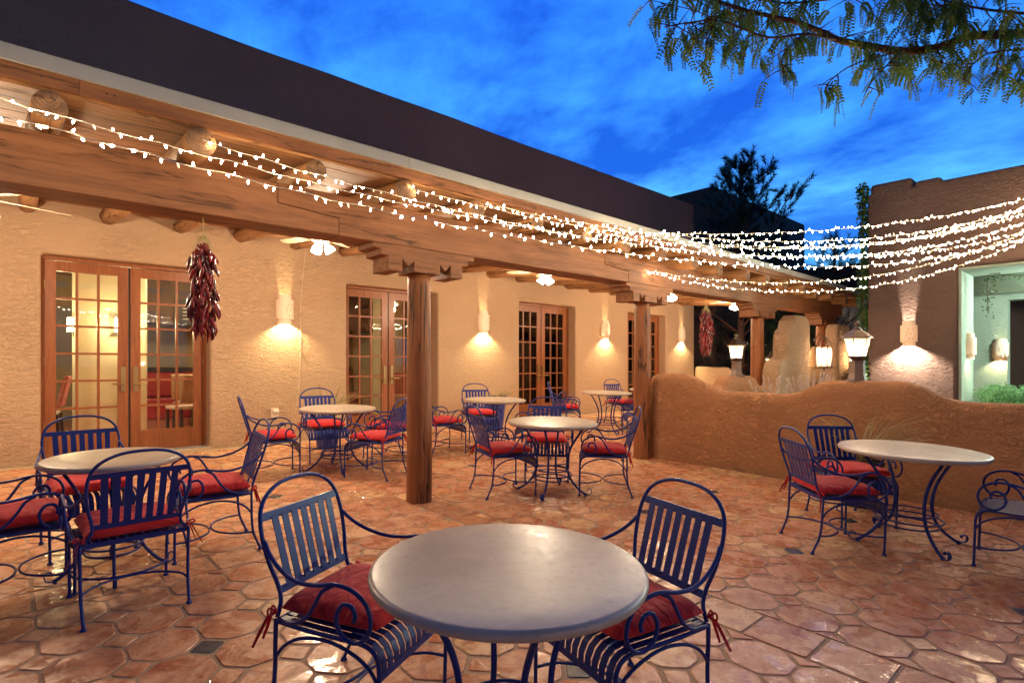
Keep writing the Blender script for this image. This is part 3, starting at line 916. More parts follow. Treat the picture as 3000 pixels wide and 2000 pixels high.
# vigas
vigax = [.18 + .79*k for k in range(-6, 19)]
rv = random.Random(11)
for k, xv in enumerate(vigax):
    if xv > 14.4: continue
    r0 = rv.uniform(.080, .096)
    b = MB(); ys = [4.18 + rv.uniform(-.03, .03), 5.2, 6.3, 7.4, YW+.05]
    pts = [(rv.uniform(-.012, .012), y-4.6, 2.925 + .085*(y-4.2) + drop(xv) - 2.96) for y in ys]
    b.tube(pts, [r0, r0*1.02, r0*.98, r0, r0*1.03], 20, smooth=4)
    b.v = [(v[0] + .006*mnoise.noise(Vector((v[0]*20, v[1]*3, k*5.1))), v[1], v[2] + .006*mnoise.noise(Vector((v[2]*20, v[1]*3, k*3.3)))) for v in b.v]
    # end cap recessed as its own part piece
    vg = b.build('viga', M['viga'], porch, smooth=True, loc=(xv-7, 0, 2.96-.13))
    e = MB(); y = pts[0][1]-.003
    e.lathe([(0, 0), (r0*.5, .0), (r0*.985, 0)], 20)
    e.v = [(v[0]+pts[0][0], y + random.uniform(-.001, .001), v[1]+pts[0][2]) for v in e.v]
    e.f = [tuple(f) for f in e.f]
    e.build('end_grain', M['endgrain'], vg)
# ceiling planks, running along the porch
yy = 4.20; kk = 0
while yy < YW-.01:
    wd = min(.152, YW-yy)
    zz = roof_z(yy+wd/2)
    b = MB(); L0, L1 = PX0, PX1
    d1 = drop(PX1)
    th = .03; sl = .085*wd/2
    g_ = .004
    b.hexa([(L0, yy+g_, zz-sl), (3, yy+g_, zz-sl), (3, yy+wd, zz+sl), (L0, yy+wd, zz+sl),
            (L0, yy+g_, zz-sl+th), (3, yy+g_, zz-sl+th), (3, yy+wd, zz+sl+th), (L0, yy+wd, zz+sl+th)])
    b.hexa([(3, yy+g_, zz-sl), (L1, yy+g_, zz-sl+d1), (L1, yy+wd, zz+sl+d1), (3, yy+wd, zz+sl),
            (3, yy+g_, zz-sl+th), (L1, yy+g_, zz-sl+th+d1), (L1, yy+wd, zz+sl+th+d1), (3, yy+wd, zz+sl+th)])
    b.v = [(v[0]-7, v[1]-yy, v[2]-zz) for v in b.v]
    b.build('plank', M['plank'], porch, loc=(0, yy-4.6, zz-.13 + rv.uniform(-.002, .002)))
    yy += wd; kk += 1
# roof deck above the planks, fascia and flashing
def long_box(x0, x1, y0, y1, z0, z1):
    b = MB()
    segs = [x0, 3, x1]
    for a, c in ((x0, 3), (3, x1)):
        b.hexa([(a, y0, z0+drop(a)), (c, y0, z0+drop(c)), (c, y1, z0+drop(c)), (a, y1, z0+drop(a)),
                (a, y0, z1+drop(a)), (c, y0, z1+drop(c)), (c, y1, z1+drop(c)), (a, y1, z1+drop(a))])
    return b
d = MB()
for a, c in ((PX0, 3), (3, PX1)):
    d.hexa([(a, 4.205, 3.055+drop(a)), (c, 4.205, 3.055+drop(c)), (c, YW-.002, 3.44+drop(c)), (a, YW-.002, 3.44+drop(a)),
            (a, 4.205, 3.15+drop(a)), (c, 4.205, 3.15+drop(c)), (c, YW-.002, 3.54+drop(c)), (a, YW-.002, 3.54+drop(a))])
ppart(d, 'roof_deck', M['flashing'])
for a, c in ((PX0, .32), (.322, 4.1), (4.102, 9.0), (9.002, PX1)):
    b = MB(); b.hexa([(a, 4.158, 3.035+drop(a)), (c, 4.158, 3.035+drop(c)), (c, 4.198, 3.035+drop(c)), (a, 4.198, 3.035+drop(a)),
            (a, 4.158, 3.13+drop(a)), (c, 4.158, 3.13+drop(c)), (c, 4.198, 3.13+drop(c)), (a, 4.198, 3.13+drop(a))])
    cx_m = (a+c)/2; b.v = [(v[0]-cx_m, v[1]-4.6, v[2]-3.08) for v in b.v]
    f_ = b.build('fascia', M['wood_x'], porch, loc=(cx_m-7, 0, 3.08-.13), bevel=.003)
    nb = MB()
    for xn in (a+.13, a+.17, (a+c)/2, c-.17):
        nb.lathe([(0, 0), (.006, 0), (.006, -.002)], 8); m_ = len(nb.v)-24
        nb.v[m_:] = [(v[0]+xn-cx_m, -.444+v[2], v[1]+drop(xn)) for v in nb.v[m_:]]
    nb.build('nail', M['black'], f_)
for a, c in ((PX0, 2.55), (2.553, 6.5), (6.503, 10.6), (10.603, PX1+.03)):
    b = MB(); b.hexa([(a, 4.13, 3.118+drop(a)), (c, 4.13, 3.118+drop(c)), (c, 4.154, 3.118+drop(c)), (a, 4.154, 3.118+drop(a)),
            (a, 4.13, 3.205+drop(a)), (c, 4.13, 3.205+drop(c)), (c, 4.154, 3.205+drop(c)), (a, 4.154, 3.205+drop(a))])
    b.hexa([(a, 4.156, 3.19+drop(a)), (c, 4.156, 3.19+drop(c)), (c, 4.35, 3.19+drop(c)), (a, 4.35, 3.19+drop(a)),
            (a, 4.156, 3.203+drop(a)), (c, 4.156, 3.203+drop(c)), (c, 4.35, 3.203+drop(c)), (a, 4.35, 3.203+drop(a))])
    ppart(b, 'flashing', M['flashing'])
# canale spouts poking from the parapet wall just above the porch roof
for k, xc in enumerate((2.05, 5.95, 9.9, 13.3)):
    t = empty('roof_spout', (xc, YW, 3.98), 0, 'dark metal roof spout above the porch roof edge, ' + ('nearest the camera', 'second from the left', 'third from the left', 'farthest along')[k], 'spout', 'metal roof spouts on the parapet wall')
    b = MB(); b.lathe([(.13, 0), (.13, -.55)], 14, a0=math.pi, a1=2*math.pi)
    b.v = [(v[0], v[2]-.0, v[1]) for v in b.v]; b.build('trough', M['black'], t)
    b = MB()
    for s_ in (-1, 1): b.add([(s_*.13, -.55, -.02), (s_*.03, -.555, -.02), (s_*.08, -.56, .12)], [(0, 1, 2)])
    b.build('lip', M['bronze'], t)

# ---- ceiling fans with light kits
def make_fan():
    t = empty('ceiling_fan', (0, 0, 0), 0)
    b = MB(); b.lathe([(.0, .20), (.075, .20), (.08, .15), (.03, .12), (.03, .06), (.11, .05), (.125, .0), (.11, -.05), (.06, -.07), (0, -.07)], 20)
    b.build('motor', M['fanwhite'], t, smooth=True)
    for k in range(5):
        a = 2*math.pi*k/5 + .35
        b = MB(); d_ = Vector((math.cos(a), math.sin(a), 0)); s_ = Vector((-math.sin(a), math.cos(a), 0))
        pr = [(.13, .03), (.17, .05), (.24, .058), (.50, .068), (.62, .066), (.66, .045), (.67, .0)]
        top = []
        for r_, w_ in pr: top.append(d_*r_ + s_*w_ + Vector((0, 0, .015+w_*.18)))
        bot = [d_*r_ - s_*w_ + Vector((0, 0, .015-w_*.18)) for r_, w_ in pr]
        n = len(pr); vs_ = top+bot+[v+Vector((0, 0, -.008)) for v in top+bot]
        fs = [(i, i+1, n+i+1, n+i) for i in range(n-1)] + [(2*n+i, 3*n+i, 3*n+i+1, 2*n+i+1) for i in range(n-1)] + [(i, 2*n+i, 2*n+i+1, i+1) for i in range(n-1)] + [(n+i, n+i+1, 3*n+i+1, 3*n+i) for i in range(n-1)]
        b.add(vs_, fs); b.build('blade', M['blade'], t)
    for k in range(3):
        a = 2*math.pi*k/3 + TH - math.pi/2 + .1
        b = MB(); pr = [(.022, 0), (.032, -.02), (.052, -.06), (.062, -.09), (.060, -.105), (0, -.075)]
        b.lathe(pr, 14)
        m_ = Matrix.Rotation(R(32), 4, Vector((-math.sin(a), math.cos(a), 0)) * -1)
        off = Vector((math.cos(a)*.055, math.sin(a)*.055, -.085))
        b.v = [tuple(m_ @ Vector(v) + off) for v in b.v]
        b.build('lamp_shade', M['shade'], t, smooth=True)
    lamp('fan_light', 'POINT', P_FAN, WARM, t, (0, 0, -.27), size=.08)
    return t
fan0 = make_fan()
for k, (xf, lb) in enumerate(((-.18, 'white ceiling fan cut off by the left edge of the photo, its lamps lit'),
                          (2.80, 'white ceiling fan left of the nearest carved corbel, its lamps lit'),
                          (6.64, 'white ceiling fan between the two nearest posts, its lamps lit'),
                          (10.38, 'white ceiling fan just right of the second post corbel, its lamps lit'),
                          (13.25, 'farthest white ceiling fan, beside the third post, its lamps lit'))):
    f_ = fan0 if k == 0 else copy_tree(fan0)
    f_.location = (xf, 6.5, 2.96 if k else 2.84); f_.rotation_euler = (0, 0, k*.31)
    tag(f_, lb, 'ceiling fan', 'ceiling fans under the porch')

# ---- ceramic wall sconces
def make_sconce(power, colr=YEL, mat='ceramic'):
    t = empty('wall_sconce')
    b = MB(); r1 = .098; th_ = .008
    b.lathe([(.082, -.19), (.082, -.127), (.105, -.125), (.105, .125), (.082, .127), (.082, .19), (.074, .19), (.074, .122), (.097, .118), (.097, -.118), (.074, -.122), (.074, -.19), (.082, -.19)], 20, a0=math.pi, a1=2*math.pi)
    b.build('housing', M[mat], t, smooth=False)
    b = MB(); b.lathe([(.052, .10), (.097, .10), (.097, .104), (.052, .104), (.052, .10)], 16, a0=math.pi, a1=2*math.pi); b.build('added_baffle', M[mat], t)  # inner shelf added to cut down the light thrown upwards
    b = MB()
    for (dx_, dz) in ((-.02, .06), (.03, .06), (-.045, .015), (.055, .02), (-.045, -.03), (.055, -.035), (-.015, -.075), (.03, -.075), (.005, -.005)):
        a = math.pi*1.5 + dx_/.105 + .35
        b.lathe([(.014, 0), (.014, .003), (0, .003)], 10); m_ = len(b.v)-30
        c_ = Vector((math.cos(a)*.105, math.sin(a)*.105, dz)); u_ = Vector((-math.sin(a), math.cos(a), 0)); w_ = Vector((math.cos(a), math.sin(a), 0))
        b.v[m_:] = [tuple(c_ + u_*v[0]*.75 + Vector((0, 0, v[1]*1.2)) + w_*v[2]) for v in b.v[m_:]]
    b.build('relief', M['carving'], t)
    lamp('sconce_light', 'POINT', power, colr, t, (0, -.050, -.148), size=.016)
    return t
sc0 = make_sconce(P_SCONCE)
for k, (xs_, lb) in enumerate(((3.18, 'cream ceramic sconce between the first and second doors'),
                               (7.11, 'cream ceramic sconce between the second and third doors'),
                               (10.99, 'cream ceramic sconce between the third and fourth doors'),
                               (14.48, 'cream ceramic sconce past the fourth door, last on the porch wall'),
                               (-.72, None))):
    s_ = sc0 if k == 0 else copy_tree(sc0)
    s_.location = (xs_, YW+.004, 2.27); s_.scale = (1.25, 1.2, 1.2)
    tag(s_, lb or 'cream ceramic sconce left of the first door, outside the left edge of the photo', 'wall lamp', 'ceramic sconces on the porch wall')
s_ = copy_tree(sc0, (12.004, 2.67, 1.98), R(-90)); s_.scale = (1.25, 1.2, 1.2); tag(s_, 'ceramic sconce throwing a bright fan of light on the brown wall of the right building', 'wall lamp')
for l_ in [c for c in s_.children if c.type == 'LIGHT']:
    l_.data = l_.data.copy(); l_.data.energy = P_SCONCE*5; l_.data.color = (1, .83, .62)

# ================================================================== LOW PATIO WALL (right)
def smooth_lerp(pts, y):
    for (a, za), (b, zb) in zip(pts, pts[1:]):
        if a <= y <= b:
            t = (y-a)/(b-a); t = t*t*(3-2*t); return za + (zb-za)*t
    return pts[0][1] if y < pts[0][0] else pts[-1][1]
def curved_wall(name, path, prof, thick, mat, label, cat='wall', zb=-.3, rnd=.09, nper=None):
    """stucco wall along a path of (x,y) points, its height over the distance run given by prof"""
    P = [Vector(p) for p in path]
    L = [0]
    for a, b in zip(P, P[1:]): L.append(L[-1] + (b-a).length)
    tot = L[-1]; n = nper or int(tot/.06)
    sec = []
    for k in range(n+1):
        s_ = tot*k/n
        i = max(j for j in range(len(L)-1) if L[j] <= s_ + 1e-9); i = min(i, len(P)-2)
        t = (s_-L[i])/(L[i+1]-L[i]); p = P[i].lerp(P[i+1], t)
        d_ = (P[min(i+1, len(P)-1)]-P[i]).normalized()
        # smooth the heading near the bends
        if t < .5 and i > 0: d2 = (P[i]-P[i-1]).normalized(); d_ = (d_*(.5+t) + d2*(.5-t)).normalized()
        if t > .5 and i < len(P)-2: d2 = (P[i+2]-P[i+1]).normalized(); d_ = (d_*(1.5-t) + d2*(t-.5)).normalized()
        nn = Vector((-d_.y, d_.x)); z = smooth_lerp(prof, s_)
        sec.append((p, nn, z))
    vs_ = []; m = 0
    for k, (p, nn, z) in enumerate(sec):
        row = [(-.5, zb), (-.5, z-rnd*1.6), (-.47, z-rnd*.8), (-.38, z-rnd*.25), (-.18, z), (.18, z), (.38, z-rnd*.25), (.47, z-rnd*.8), (.5, z-rnd*1.6), (.5, zb)]
        e = min(k, n-k); sh_ = 1.0
        m = len(row)
        for o_, zz in row:
            q = p + nn*(o_*thick*(.72 if e == 0 else .93 if e == 1 else 1)) ; dz = -.03 if (e == 0 and zz > zb+.1) else 0
            w_ = .012*mnoise.noise(Vector((q.x*1.3, q.y*1.3, zz*1.3)))
            vs_.append((q.x + nn.x*w_, q.y + nn.y*w_, zz + dz + (w_ if zz > zb+.1 else 0)))
    fs = []
    for k in range(n):
        for j in range(m-1): fs.append((k*m+j, k*m+j+1, (k+1)*m+j+1, (k+1)*m+j))
    fs.append(tuple(range(m))); fs.append(tuple(reversed(range(n*m, n*m+m))))
    b = MB(); b.add(vs_, fs)
    c0 = P[0]
    b.v = [(v[0]-c0.x, v[1]-c0.y, v[2]) for v in b.v]
    o = b.build(name, mat, None, smooth=True, loc=(c0.x, c0.y, 0))
    if label: tag(o, label, cat)
    # consistent normals
    bm = bmesh.new(); bm.from_mesh(o.data); bmesh.ops.recalc_face_normals(bm, faces=bm.faces); bm.to_mesh(o.data); bm.free()
    return o
# front face runs (6.72,4.47) (6.96,2.97) (7.08,1.05); centre line is 0.16 m behind it
path = [(6.87, 4.56), (7.12, 2.97), (7.24, 1.05), (7.34, -1.5), (7.36, -4.2)]
prof = [(0, 1.30), (.40, 1.31), (1.02, 1.085), (1.75, 1.075), (2.28, 1.25), (2.90, 1.25), (3.45, 1.06), (4.0, 1.065), (4.6, 1.25), (5.3, 1.25), (6.0, 1.07), (9, 1.07)]
curved_wall('low_wall', path, prof, .32, M['stucco_low'], 'long low orange stucco wall with humped top on the right of the patio')
path = [(7.08, 4.28), (8.2, 4.26), (11.0, 4.22)]
prof = [(0, 1.06), (.95, 1.07), (1.3, 1.25), (1.95, 1.25), (2.25, 1.07), (4, 1.07)]
curved_wall('low_wall', path[:], prof, .30, M['stucco_low'], 'low stucco garden wall beneath the third post, carrying a lit lantern on its hump')
path = [(15.3, 8.70), (15.3, 4.5)]
prof = [(0, 1.36), (.9, 1.34), (1.35, 1.10), (5, 1.10)]
curved_wall('low_wall', path, prof, .28, M['stucco'], 'yellow lit low wall closing the far end of the porch')

path = [(7.3, -4.15), (1.0, -4.2), (-4.9, -4.2)]
prof = [(0, 1.07), (5.6, 1.07), (6.1, 1.25), (7.3, 1.25), (7.8, 1.07), (14, 1.07)]
curved_wall('low_wall', path, prof, .32, M['stucco_low'], 'low stucco wall added behind the camera, unseen, to carry the added lanterns')  # unseen wall, added as a stand for the lanterns behind the camera
# stepped gate pillars
M['pillar'] = stucco('gate_adobe', (.62, .40, .26), (.48, .30, .18), 1.0, 1.0, .055)
def pillar(outline, y0, th_, label):
    """rounded adobe pillar: outline (x,z) points of its left, top and right side"""
    n = len(outline); pts = outline
    cx_m = sum(p[0] for p in pts)/n
    b = MB()
    vs_ = [(x-cx_m, 0, z) for x, z in pts] + [(x-cx_m, th_, z) for x, z in pts]
    b.add(vs_, [tuple(reversed(range(n))), tuple(range(n, 2*n))] + [(i, (i+1) % n, (i+1) % n + n, i+n) for i in range(n)])
    o = b.build('gate_pillar', M['pillar'], None, loc=(cx_m, y0, 0), bevel=.055)
    bm = bmesh.new(); bm.from_mesh(o.data); bmesh.ops.recalc_face_normals(bm, faces=bm.faces); bm.to_mesh(o.data); bm.free()
    o.modifiers[0].segments = 4
    tag(o, label, 'gate pillar'); return o
pillar([(9.80, -.2), (9.84, 1.36), (9.96, 1.50), (10.18, 1.54), (10.24, 1.60), (10.27, 1.96), (10.36, 2.06), (10.46, 2.09), (10.52, 2.24), (10.68, 2.33), (11.10, 2.33), (11.25, 2.20), (11.3, -.2)], 4.05, .30,
       'tall stepped adobe pillar on the left side of the garden gate')
pillar([(12.74, -.2), (12.73, 2.15), (12.84, 2.27), (13.4, 2.27), (13.5, 2.1), (13.55, -.2)], 4.05, .26,
       'rounded adobe pillar on the right side of the garden gate')
# gate
gt = empty('garden_gate', (11.75, 4.18, 0), R(0), 'pale timber garden gate with arched top between the adobe pillars', 'gate')
for k in range(5):
    x = -.42 + k*.215; zt = 1.50 + .30*math.sin(math.pi*(k+.5)/5)
    zt2 = 1.50 + .30*math.sin(math.pi*min(1, (k+1.0)/5)); zt1 = 1.50 + .30*math.sin(math.pi*k/5)
    MB().hexa([(x, 0, .05), (x+.205, 0, .05), (x+.205, .04, .05), (x, .04, .05), (x, 0, zt1), (x+.205, 0, zt2), (x+.205, .04, zt2), (x, .04, zt1)]).build('board', M['gate'], gt)
for z in (.35, 1.0, 1.38): MB().box(-.41, .63, -.03, -.002, z, z+.09).build('rail', M['gate'], gt)
MB().box(.0, .04, -.05, -.031, .75, 1.05).build('latch', M['bronze'], gt)

# ---- lanterns on the walls
def make_lantern():
    t = empty('wall_lantern')
    b = MB(); b.lathe([(.0, 0), (.155, 0), (.155, .012), (.10, .03), (.085, .10), (.078, .22), (.085, .225), (.085, .245), (.0, .245)], 6); b.build('base', M['brownmetal'], t)
    b = MB(); b.lathe([(0, .245), (.06, .246), (.075, .27), (.10, .29), (.095, .30), (0, .301)], 12); b.build('collar', M['bronze'], t)
    # six glass sides, wider at the top
    rb, rt2, z0, z1 = .088, .135, .305, .50
    gl = []
    for k in range(6):
        a0 = math.pi/3*k; a1 = math.pi/3*(k+1)
        p = [Vector((rb*math.cos(a0), rb*math.sin(a0), z0)), Vector((rb*math.cos(a1), rb*math.sin(a1), z0)), Vector((rt2*math.cos(a1), rt2*math.sin(a1), z1)), Vector((rt2*math.cos(a0), rt2*math.sin(a0), z1))]
        MB().add([tuple(q*.985) for q in p], [(0, 1, 2, 3)]).build('pane', M['frosted'], t)
        b = MB(); b.tube([p[0], p[3]], .006, 6, smooth=1); b.build('frame_bar', M['bronze'], t)
        b = MB(); q = Vector((rt2*math.cos(a0), rt2*math.sin(a0), z1)); o_ = Vector((math.cos(a0), math.sin(a0), 0))
        if k % 2 == 0:
            b.tube([q+o_*.02+Vector((0, 0, .01)), q+o_*.05+Vector((0, 0, .02)), q+o_*.065+Vector((0, 0, .045)), q+o_*.045+Vector((0, 0, .06)), q+o_*.032+Vector((0, 0, .048))], .0045, 6)
            b.build('hook', M['bronze'], t)
    b = MB(); b.lathe([(.165, .498), (.160, .512), (.10, .565), (.05, .598), (.05, .61), (.0, .612)], 6); b.lathe([(.158, .499), (0, .505)], 6); b.build('roof', M['bronze'], t)
    b = MB(); b.lathe([(.045, .612), (.03, .622), (.012, .63), (.028, .65), (.032, .665), (.018, .69), (.0, .70)], 10); b.build('finial', M['bronze'], t, smooth=True)
    b = MB(); b.lathe([(0, -.03), (.02, -.025), (.028, 0), (.02, .03), (.008, .05), (0, .05)], 10, (0, 0, .37)); b.build('bulb', M['bulb'], t, smooth=True)
    lamp('lantern_light', 'POINT', P_LANTERN, (1, .75, .48), t, (0, 0, .375), size=.03)
    return t
lt = make_lantern(); lt.location = (7.22, 2.10, 1.235); tag(lt, 'largest brown lantern standing on the hump of the low orange wall', 'lantern', 'brown lanterns on the garden walls')
l2 = copy_tree(lt, (8.72, 4.26, 1.235), .4, label='lit lantern on the garden wall hump just left of the third post'); l2.scale = (1.0,)*3
l4 = copy_tree(lt, (.6, -4.2, 1.24), .3, label='added lantern behind the camera, unseen, lighting the foreground')
for l_ in [c for c in l4.children if c.type == 'LIGHT']: l_.data = l_.data.copy(); l_.data.energy = P_LANTERN*14  # unseen lanterns added and strengthened to warm the foreground
l5 = copy_tree(l4, (3.4, -4.18, 1.06), .3, label='second added lantern behind the camera, unseen, lighting the foreground')
l3 = copy_tree(lt, (15.25, 6.5, 1.09), .2, label='small lantern on the far yellow wall, half hidden by the third post')
for l_ in [c for c in l3.children if c.type == 'LIGHT']: l_.data = l_.data.copy(); l_.data.energy = 4
# bracket lanterns beside the gate
def bracket_lantern(loc, label):
    t = empty('bracket_lantern', loc, 0, label, 'lantern', 'caged bracket lanterns by the gate')
    for k in range(8):
        a = math.pi/4*k; b = MB(); b.tube([(.10*math.cos(a), .10*math.sin(a), -.16), (.105*math.cos(a), .105*math.sin(a), .12), (.02*math.cos(a), .02*math.sin(a), .26)], .006, 5, smooth=3); b.build('cage_bar', M['bronze'], t)
    b = MB(); b.lathe([(.085, -.15), (.09, .11)], 16); b.build('glass', M['frosted'], t)
    b = MB(); b.lathe([(.0, -.185), (.115, -.18), (.115, -.16), (0, -.16)], 16); b.build('base', M['bronze'], t)
    b = MB(); b.tube([(0, 0, -.185), (-.05, 0, -.28), (.0, .05, -.35), (.05, 0, -.28), (0, 0, -.19)], .008, 6); b.build('scroll', M['bronze'], t)
    b = MB(); b.lathe([(0, -.05), (.03, -.03), (.035, .0), (.02, .04), (0, .05)], 10); b.build('bulb', M['bulb'], t, smooth=True)
    lamp('bracket_light', 'POINT', P_LANTERN*12, (1, .74, .45), t, (0, 0, .0), size=.04)
    b = MB(); b.tube([(0, 0, .26), (0, .07, .3), (0, .12, .2)], .008, 6); b.build('arm', M['bronze'], t)
    t.scale = (1.35, 1.35, 1.35)
    return t
bracket_lantern((11.42, 3.88, 1.60), 'caged lantern left of the gate, against the stepped pillar')
bracket_lantern((13.2, 3.86, 1.56), 'caged lantern right of the gate, behind the largest wall lantern')

# ================================================================== RIGHT BUILDING with portico
rbd = empty('brown_building', (12, 0, 0), 0, 'brown stucco building on the right with an open portico and stepped parapet', 'building')
bm = wall_grid([-8, -3.2, 1.98, 3.33], [-.3, 3.08, 4.62], lambda i, k: i == 1 and k == 0, 0, .55)
me = bpy.data.meshes.new('wall')
for v in bm.verts: v.co = Vector((v.co.y, v.co.x, v.co.z))
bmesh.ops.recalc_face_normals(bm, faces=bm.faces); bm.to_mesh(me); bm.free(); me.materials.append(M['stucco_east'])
w = link('wall', me, rbd); mo = w.modifiers.new('bevel', 'BEVEL'); mo.width = .06; mo.segments = 3; mo.limit_method = 'ANGLE'
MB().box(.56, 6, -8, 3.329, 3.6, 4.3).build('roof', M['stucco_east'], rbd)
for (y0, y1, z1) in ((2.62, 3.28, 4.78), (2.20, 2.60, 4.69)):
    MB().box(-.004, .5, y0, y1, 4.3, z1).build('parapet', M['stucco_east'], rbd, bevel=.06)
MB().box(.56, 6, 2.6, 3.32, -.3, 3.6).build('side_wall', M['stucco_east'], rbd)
# pale portico interior
MB().box(.03, 1.10, 1.93, 1.976, -.3, 3.03).build('jamb', M['stucco_green'], rbd, bevel=.015)
MB().box(.03, 1.10, -3.19, 1.976, 3.031, 3.076).build('lintel_soffit', M['stucco_green'], rbd, bevel=.01)
MB().box(.56, 5.0, -8, 2.59, 3.10, 3.3).build('portico_ceiling', M['stucco_green'], rbd)
MB().box(1.6, 2.0, -8, 2.55, 2.75, 3.095).build('portico_beam', M['stucco_green'], rbd, bevel=.02)
MB().box(3.2, 3.6, 1.70, 2.58, -.3, 3.095).build('portico_wall', M['stucco_green'], rbd)
MB().box(3.2, 3.6, -8, 1.699, 2.75, 3.094).build('portico_lintel', M['stucco_green'], rbd)
for (x, y, z, rz, lb) in ((12.55, 1.934, 1.75, 0, 'ceramic sconce on the pale portico jamb'), (15.204, 1.80, 1.72, R(-90), 'small ceramic sconce on the inner portico wall')):
    s_ = copy_tree(sc0, (x, y, z), rz); tag(s_, lb, 'wall lamp', 'ceramic sconces in the portico')
    for l_ in [c for c in s_.children if c.type == 'LIGHT']: l_.data = l_.data.copy(); l_.data.energy = P_SCONCE*.35
pt = empty('portico_lamp', (13.6, .2, 3.08), 0, 'round flush ceiling lamp in the portico, giving greenish white light', 'ceiling lamp')
b = MB(); b.lathe([(.0, -.06), (.10, -.055), (.14, -.02), (.14, 0)], 16); b.build('diffuser', glow('portico_lamp_glow', (.75, 1.0, .82), 6), pt, smooth=True)
lamp('portico_light', 'POINT', 300, (.78, 1.0, .84), pt, (0, 0, -.35), size=.12)
pt2 = copy_tree(pt, (13.6, -2.6, 3.08), label='second round ceiling lamp in the portico, outside the right edge of the photo')

# ---- buildings and walls further off
fb = MB(); fb.box(0, 8, 0, 6, 0, 7.6); tag(fb.build('far_building', M['stucco_dark'], None, loc=(17.8, 9.5, -.1), bevel=.12), 'dark two storey block rising behind the end of the adobe building', 'building')
fb = MB(); fb.box(0, 3, 0, 6.5, 0, 5.05); tag(fb.build('far_building', M['stucco_dark'], None, loc=(22, 3.2, -.1), bevel=.1), 'low dark building beyond the trees at the far end of the courtyard', 'building')
fb = MB(); fb.box(0, 4, 0, 8.0, 0, 4.6); tag(fb.build('far_building', M['stucco_dark'], None, loc=(21, -5.0, -.1), bevel=.1), 'dark backdrop block added behind the portico opening to black it out', 'building')  # backdrop block added so the portico opening stays dark
fb = MB(); fb.box(0, .3, 0, .9, 0, 3.4); tag(fb.build('far_wall', M['white'], None, loc=(18.5, 5.05, -.1), bevel=.02), 'narrow white lit wall seen between the porch beam and the brown building', 'wall')

